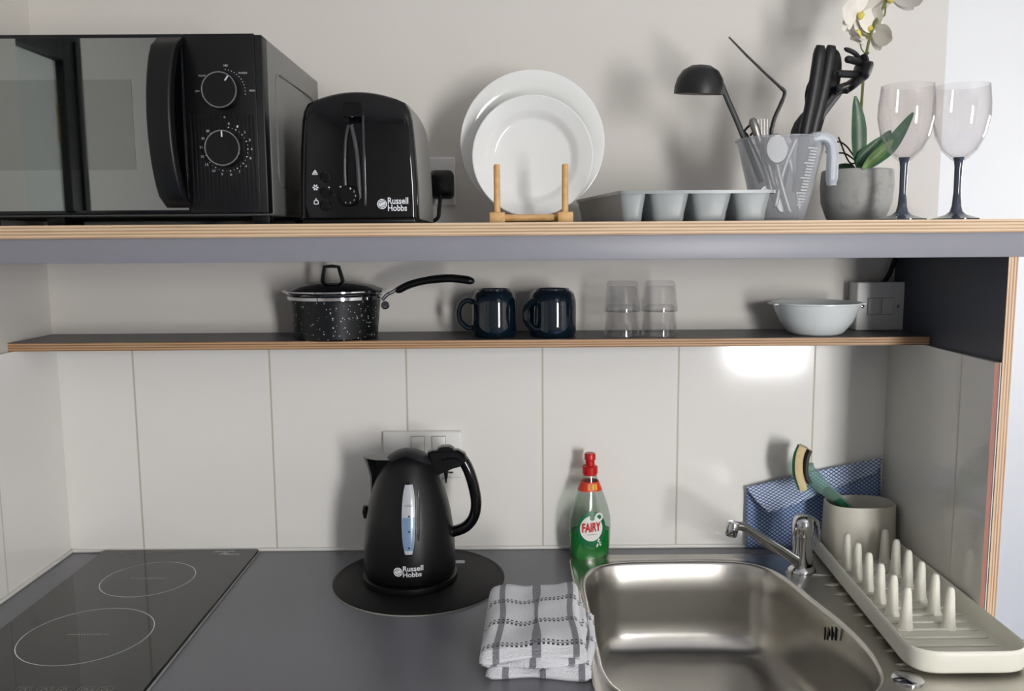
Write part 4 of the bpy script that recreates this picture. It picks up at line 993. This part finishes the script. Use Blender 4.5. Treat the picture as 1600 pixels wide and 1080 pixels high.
def flap(s, v):
    u = lerp(1167, 1378, s); yt_ = -.0155-.001*sin(s*9); return AY(u, lerp(interp(top, s)-2, interp(bot, s), v), yt_-.036*v*min(1, 6*s)*(1 if s < .42 else max(.10, 1-(s-.42)*9)))
grid(b, flap, 60, 8, uvl); o = obj('folded_flap', b, blueflap, t, angle=80); thick(o, .0010)
# ------------------------------------------------------------------ sink
SCN = V(.29, -.31, 0)
outl = rrect(.100, .660, -.562, -.052, (.028, .028, .03, .085), 8)
bowl_pts = [(.1165, -.40), (.1165, -.26), (.119, -.17), (.135, -.118), (.170, -.092), (.23, -.084), (.32, -.083), (.385, -.088), (.425, -.108), (.448, -.150), (.462, -.23), (.474, -.30), (.482, -.37), (.480, -.43), (.466, -.485), (.43, -.525), (.38, -.540), (.22, -.540), (.16, -.530), (.128, -.495), (.118, -.45)]
bp = [V(x, y, 0) for x, y in bowl_pts]; bsm = smooth_path(bp+[bp[0]], 6)
def rayhit(poly, c, a):
    d = (cos(a), sin(a)); best = None
    n = len(poly)
    for i in range(n):
        x1_, y1_ = poly[i][0]-c.x, poly[i][1]-c.y; x2_, y2_ = poly[(i+1) % n][0]-c.x, poly[(i+1) % n][1]-c.y
        ex, ey = x2_-x1_, y2_-y1_; den = d[0]*ey-d[1]*ex
        if abs(den) < 1e-12: continue
        tt = (x1_*ey-y1_*ex)/den; ss = (x1_*d[1]-y1_*d[0])/den
        if tt > 0 and -1e-6 <= ss <= 1+1e-6: best = tt if best is None else max(best, tt)
    return best
NA = 192
angs = sorted(set([2*pi*i/NA for i in range(NA)] + [atan2(y-SCN.y, x-SCN.x) % (2*pi) for x, y in outl]))
ro = [rayhit(outl, SCN, a) for a in angs]; rb2 = [rayhit([(p.x, p.y) for p in bsm], SCN, a) for a in angs]
def srg(fr, z): return [V(SCN.x+f*cos(a), SCN.y+f*sin(a), z) for f, a in zip(fr, angs)]
b = B()
zd = WT+.0022
rings_ = [srg(ro, WT+.0002), srg([r-.0006 for r in ro], WT+.0045), srg([r-.003 for r in ro], WT+.0062), srg([r-.0065 for r in ro], WT+.0060), srg([max(r-.011, q+.006) for r, q in zip(ro, rb2)], zd+.0002)]
rings_ += [srg([lerp(max(r-.011, q+.006), q+.007, .5) for r, q in zip(ro, rb2)], zd), srg([q+.0065 for q in rb2], zd+.0006), srg([q+.0035 for q in rb2], zd+.0020), srg([q for q in rb2], zd+.0012), srg([q-.003 for q in rb2], zd-.004)]
depth = .150
for f_, z_ in ((.0065, .05), (.010, .095), (.014, .118), (.022, .135), (.036, .146), (.055, .150)): rings_.append(srg([q-f_ for q in rb2], WT-z_))
rings_.append(srg([(q-.055)*.5 for q in rb2], WT-.1515)); rings_.append(srg([.030 for q in rb2], WT-.153)); rings_.append(srg([.028 for q in rb2], WT-.157))
loft(b, rings_, cap0=False)
# pressed drainer ridges, a step around the tap and one along the back
def ridge(x0_, x1_, y, w_, h_, rot=0):
    rs = []
    for i in range(9):
        tt = -1+i/4; k_ = sqrt(max(0, 1-abs(tt)**4)); x = lerp(x0_, x1_, (tt+1)/2)
        rs.append([V(x, y+w_*k_*cos(R(a)), zd-.0004+h_*k_*sin(R(a))) for a in (0, 30, 60, 90, 120, 150, 180)])
    loft(b, rs, cap0=False, cap1=False)
for i in range(8): ridge(.4985-.002*abs(i-3.5)+.004, .625, -.184-.0372*i, .0055, .0034)
rs = [V(.46, -.128, zd+.0005), V(.50, -.142, zd+.0005), V(.56, -.150, zd+.0005), V(.63, -.150, zd+.0005)]; tube(b, smooth_path(rs), .0016, 8)
t = thing('sink', (.38, -.3, WT), 'stainless steel inset sink with ridged drainer at the right of the worktop', 'sink')
sk_ = obj('basin', b, steel, t, angle=50)
b = B(); q = AZ(1418, 1062, zd); lathe(b, [(.0195, .0003), (.0195, .0022), (.017, .0035), (.0, .0048)], V(q.x, q.y, zd), 36); obj('waste_knob', b, chrome, t)
# overflow slots on the right wall of the bowl
b = B()
for i, u in enumerate((1289, 1296, 1300, 1306)):
    d_ = ray(u, 990); xw_ = .455
    for _ in range(6):
        c_ = CO+d_*(xw_/d_.x); xw_ = interp([(-.43, .480), (-.37, .482), (-.30, .474), (-.23, .462)], c_.y)-.0080
    h_ = .010 if i != 1 else .004
    box(b, c_.x-.0012, c_.x+.0012, c_.y-.0016, c_.y+.0016, c_.z-h_, c_.z+h_, .0004, seg=1)
obj('overflow_slots', b, black, t)
b = B(); lathe(b, [(.032, .0), (.030, .003), (.012, .002), (0, .001)], V(SCN.x, SCN.y, WT-.1555), 36); obj('plug_strainer', b, chrome, t)
# ------------------------------------------------------------------ tap
TC = AZ(1252, 890, WT+.004)
t = thing('mixer_tap', (TC.x, TC.y, WT+.003), 'chrome single-lever mixer tap behind the sink bowl', 'tap')
b = B(); lathe(b, [(0, 0), (.0235, 0), (.0235, .003), (.0205, .007), (.0175, .010), (.0165, .030), (.0165, .062), (0, .062)], V(TC.x, TC.y, zd), 40); obj('tap_body', b, chrome, t)
b = B(); lathe(b, [(.0172, .0625), (.0178, .066), (.0178, .082), (.0160, .091), (.0105, .0965), (0, .0985)], V(TC.x, TC.y, zd), 40); 
obj('cap', b, chrome, t)
b = B(); q = [V(TC.x+.004, TC.y, zd+.090), V(TC.x+.016, TC.y+.002, zd+.089), V(TC.x+.024, TC.y+.003, zd+.080), V(TC.x+.027, TC.y+.003, zd+.060), V(TC.x+.025, TC.y+.003, zd+.042)]
tube(b, smooth_path(q), [.004]+[.0045]*8+[.0035]*8, 12, flat=2.0); obj('lever', b, chrome, t)
b = B(); q = [AY(1243, 876, TC.y-.012), AY(1222, 862, TC.y-.022), AY(1196, 846, TC.y-.036), AY(1172, 830, TC.y-.048), AY(1160, 823, TC.y-.054), AY(1146, 821, TC.y-.060)]
tube(b, smooth_path(q), [.0085]*12+[.0075]*14, 14, flat=.8); obj('spout', b, chrome, t)
b = B(); Mx = Euler((0, R(12), 0)).to_matrix(); e = q[-1]
lathe(b, [(0, .010), (.0085, .009), (.0100, .005), (.0100, -.012), (.0088, -.014), (0, -.013)], e+V(-.002, -.002, -.003), 28, Mx); obj('aerator', b, chrome, t)
# ------------------------------------------------------------------ drying rack with peg rows and cup
t = thing('dish_drainer', (.6, -.25, WT), 'cream plastic peg drying rack beside the sink, against the end panel', 'dish rack')
rz = WT+.0062
def racko(ins=0):
    # slightly tapering, set askew: corners back-left, back-right, front-right, front-left
    cs = [(.5350+ins, -.022-ins), (.6690-ins, -.022-ins), (.6640-ins, -.482+ins), (.5060+ins, -.482+ins)]
    out = []; rads = (.02, .02, .042, .042)
    for i in range(4):
        p = V(*cs[i], 0); a = V(*cs[i-1], 0); c_ = V(*cs[(i+1) % 4], 0); r_ = max(.004, rads[i]-ins)
        d1 = (a-p).normalized(); d2 = (c_-p).normalized(); p1, p2 = p+d1*r_, p+d2*r_
        for k_ in range(9):
            s = k_/8; out.append(p1*(1-s)**2+p*2*s*(1-s)*.92+p2*s*s + p*(2*s*(1-s)*.08))
    return out
b = B()
rr3 = [(.006, 0), (.001, .003), (0, .006), (-.0008, .026), (-.0002, .030), (.0015, .0315), (.0035, .030), (.0045, .026), (.0065, .0075), (.010, .005)]
loft(b, [[V(p.x, p.y, rz+z) for p in racko(i)] for i, z in rr3])
for i in range(16):
    y = -.105-.0236*i
    if y > -.468: box(b, .524+.012*(1+ (y+.47)/.45), .654, y-.0035, y+.0035, rz+.0045, rz+.0075, .0012, seg=1)
tray = obj('tray', b, rackm, t, angle=45)
L0, L1 = AZ(1322, 887, rz+.006), AZ(1415, 980, rz+.006); R0, R1 = AZ(1381, 880, rz+.006), AZ(1482, 980, rz+.006)
for (a, c_) in ((L0, L1), (R0, R1)):
    for i in range(6):
        p = lerp(a, c_, i/5); p.x = min(p.x, .640); b = B()
        lathe(b, [(.0118, 0), (.0096, .0035), (.0086, .008), (.0060, .050), (.0050, .0565), (.0030, .0595), (0, .0602)], V(p.x, p.y, rz+.0052), 24); obj('peg', b, rackm, tray)
# oval cup at the back of the rack
b = B(); cc = V(.6050, -.066, rz+.0055)
def cupring(rx, ry, z, n=48): return [cc+V(rx*math.copysign(abs(cos(2*pi*i/n))**.75, cos(2*pi*i/n)), ry*math.copysign(abs(sin(2*pi*i/n))**.75, sin(2*pi*i/n)), z) for i in range(n)]
loft(b, [cupring(.0600, .041, 0), cupring(.0612, .0425, .004), cupring(.0600, .0415, .05), cupring(.0585, .0400, .089), cupring(.0578, .0393, .0915), cupring(.0562, .0378, .0915), cupring(.0555, .037, .089), cupring(.0575, .039, .006), cupring(.05, .032, .004)]); 
obj('utensil_cup', b, cupm, t)
# ------------------------------------------------------------------ sponge wand
t = thing('sponge_wand', (.59, -.05, WT+.02), 'green clear dish wand with cream sponge head leaning in the drying rack cup', 'dish brush')
y_ = -.062
b = B(); q = [AY(u, v, y_+.003*i) for i, (u, v) in enumerate(((1264, 726), (1268, 742), (1280, 756), (1296, 770), (1312, 782), (1330, 800)))]
tube(b, smooth_path(q), [.008]*3+[.0125]*5+[.013]*5+[.011]*6+[.008]*7, 16, flat=.8); obj('handle', b, wand, t)
b = B(); q2 = [AY(u, v, y_+.010) for u, v in ((1290, 764), (1302, 776), (1322, 794))]; tube(b, q2, [.006, .008, .007], 10); obj('soap_fill', b, scour, t)
b = B(); q = [AY(u, v, y_) for u, v in ((1263, 702), (1259, 712), (1257, 725), (1257, 740), (1262, 752))]; tube(b, smooth_path(q), .0042, 10, flat=3.4, power=4); obj('brush_head', b, black, t)
b = B(); q = [AY(u, v, y_) for u, v in ((1255, 697), (1249.5, 710), (1247.5, 726), (1248.5, 742), (1254, 761))]; tube(b, smooth_path(q), .0075, 12, flat=2.6, power=5, up=(q[2]-CO).normalized()); obj('sponge', b, sponge, t)
b = B(); q = [AY(u, v, y_) for u, v in ((1247, 696), (1241, 710), (1239, 726), (1240, 742), (1246, 759))]; tube(b, smooth_path(q), .0014, 10, flat=14, power=5, up=(q[2]-CO).normalized()); obj('scouring_pad', b, scour, t)
# ------------------------------------------------------------------ folded tea towel
t = thing('tea_towel', (.045, -.33, WT), 'folded white tea towel with grey bands and black dotted lines beside the sink', 'towel')
def slab(name, quad, z0, z1, seed, edge=.012, wav=.0025, v0=0.0, u0=0.0):
    """soft folded layer over a quad (front-left, front-right, back-right, back-left as xy)"""
    b = B(); uvl = b.loops.layers.uv.new('UVMap'); rnd = random.Random(seed); ph = [rnd.uniform(0, 6.28) for _ in range(6)]
    nx, npf = 40, 26; FL, FR, BR, BL = [V(*q, 0) for q in quad]; rows = []; uvs = []
    zm, hh = (z0+z1)/2, (z1-z0)/2
    for i in range(nx+1):
        s = i/nx; e_ = min(s, 1-s)*nx/3.0; en = sqrt(max(0, 1-(1-min(1, e_))**2)) if e_ < 1 else 1
        F = lerp(FL, FR, s); K = lerp(BL, BR, s); ln = (F-K).length; prof = []; d = (F-K)/ln
        F = F + d*(.004*sin(s*7+ph[0])); row = []; uvr = []; acc = v0; prev = None
        for j in range(2*npf):
            if j < npf: w_ = j/(npf-1); side = 1
            else: w_ = 1-(j-npf)/(npf-1); side = -1
            p = lerp(K, F, w_)
            dd = min(w_, 1-w_)*ln; k_ = sqrt(max(0, 1-(1-min(1, dd/edge))**2))
            z = zm+side*hh*k_*max(.15, en)
            if side > 0: z += wav*k_*(sin(s*9+ph[1]+w_*3)+.7*sin(w_*13+ph[2]+s*4)+.6*sin(s*17+ph[3]))*en
            P = V(p.x, p.y, max(z, z0+.0003))
            P += V(.0022*sin(w_*8+ph[4])*(1 if s > .5 else -1), 0, 0)
            if prev is not None: acc += (P-prev).length
            prev = P; row.append(b.verts.new(P)); uvr.append((s*(FR-FL).length+u0, acc))
        rows.append(row); uvs.append(uvr)
    m_ = 2*npf
    for i in range(nx):
        for j in range(m_-1):
            try: f = b.faces.new((rows[i][j], rows[i+1][j], rows[i+1][j+1], rows[i][j+1]))
            except ValueError: continue
            for l, (a, c_) in zip(f.loops, ((i, j), (i+1, j), (i+1, j+1), (i, j+1))): l[uvl].uv = uvs[a][c_]
        f = b.faces.new((rows[i][m_-1], rows[i+1][m_-1], rows[i+1][0], rows[i][0]))
        for l, (a, c_) in zip(f.loops, ((i, m_-1), (i+1, m_-1), (i+1, m_-1), (i, m_-1))): l[uvl].uv = uvs[a][c_]
    for r_ in (rows[0], rows[-1]):
        f = b.faces.new(r_)
        ii = 0 if r_ is rows[0] else nx
        for l in f.loops: l[uvl].uv = uvs[ii][r_.index(l.vert)]
    return obj(name, b, towelm, t, angle=70)
def XY(u, v, z): p = AZ(u, v, z); return (p.x, p.y)
slab('bottom_fold', [XY(757, 1058, WT+.006), XY(926, 1062, WT+.006), XY(930, 958, WT+.012), XY(775, 958, WT+.012)], WT+.0003, WT+.017, 3, .009, .0008, v0=.004)
slab('middle_fold', [XY(752, 1046, WT+.02), XY(918, 1040, WT+.02), XY(914, 940, WT+.025), XY(766, 938, WT+.025)], WT+.0155, WT+.030, 5, .008, .0010, v0=.018, u0=.01)
slab('top_fold', [XY(751, 1036, WT+.036), XY(914, 1020, WT+.036), XY(900, 908, WT+.044), XY(768, 916, WT+.044)], WT+.028, WT+.046, 8, .011, .0016, v0=.030, u0=.004)
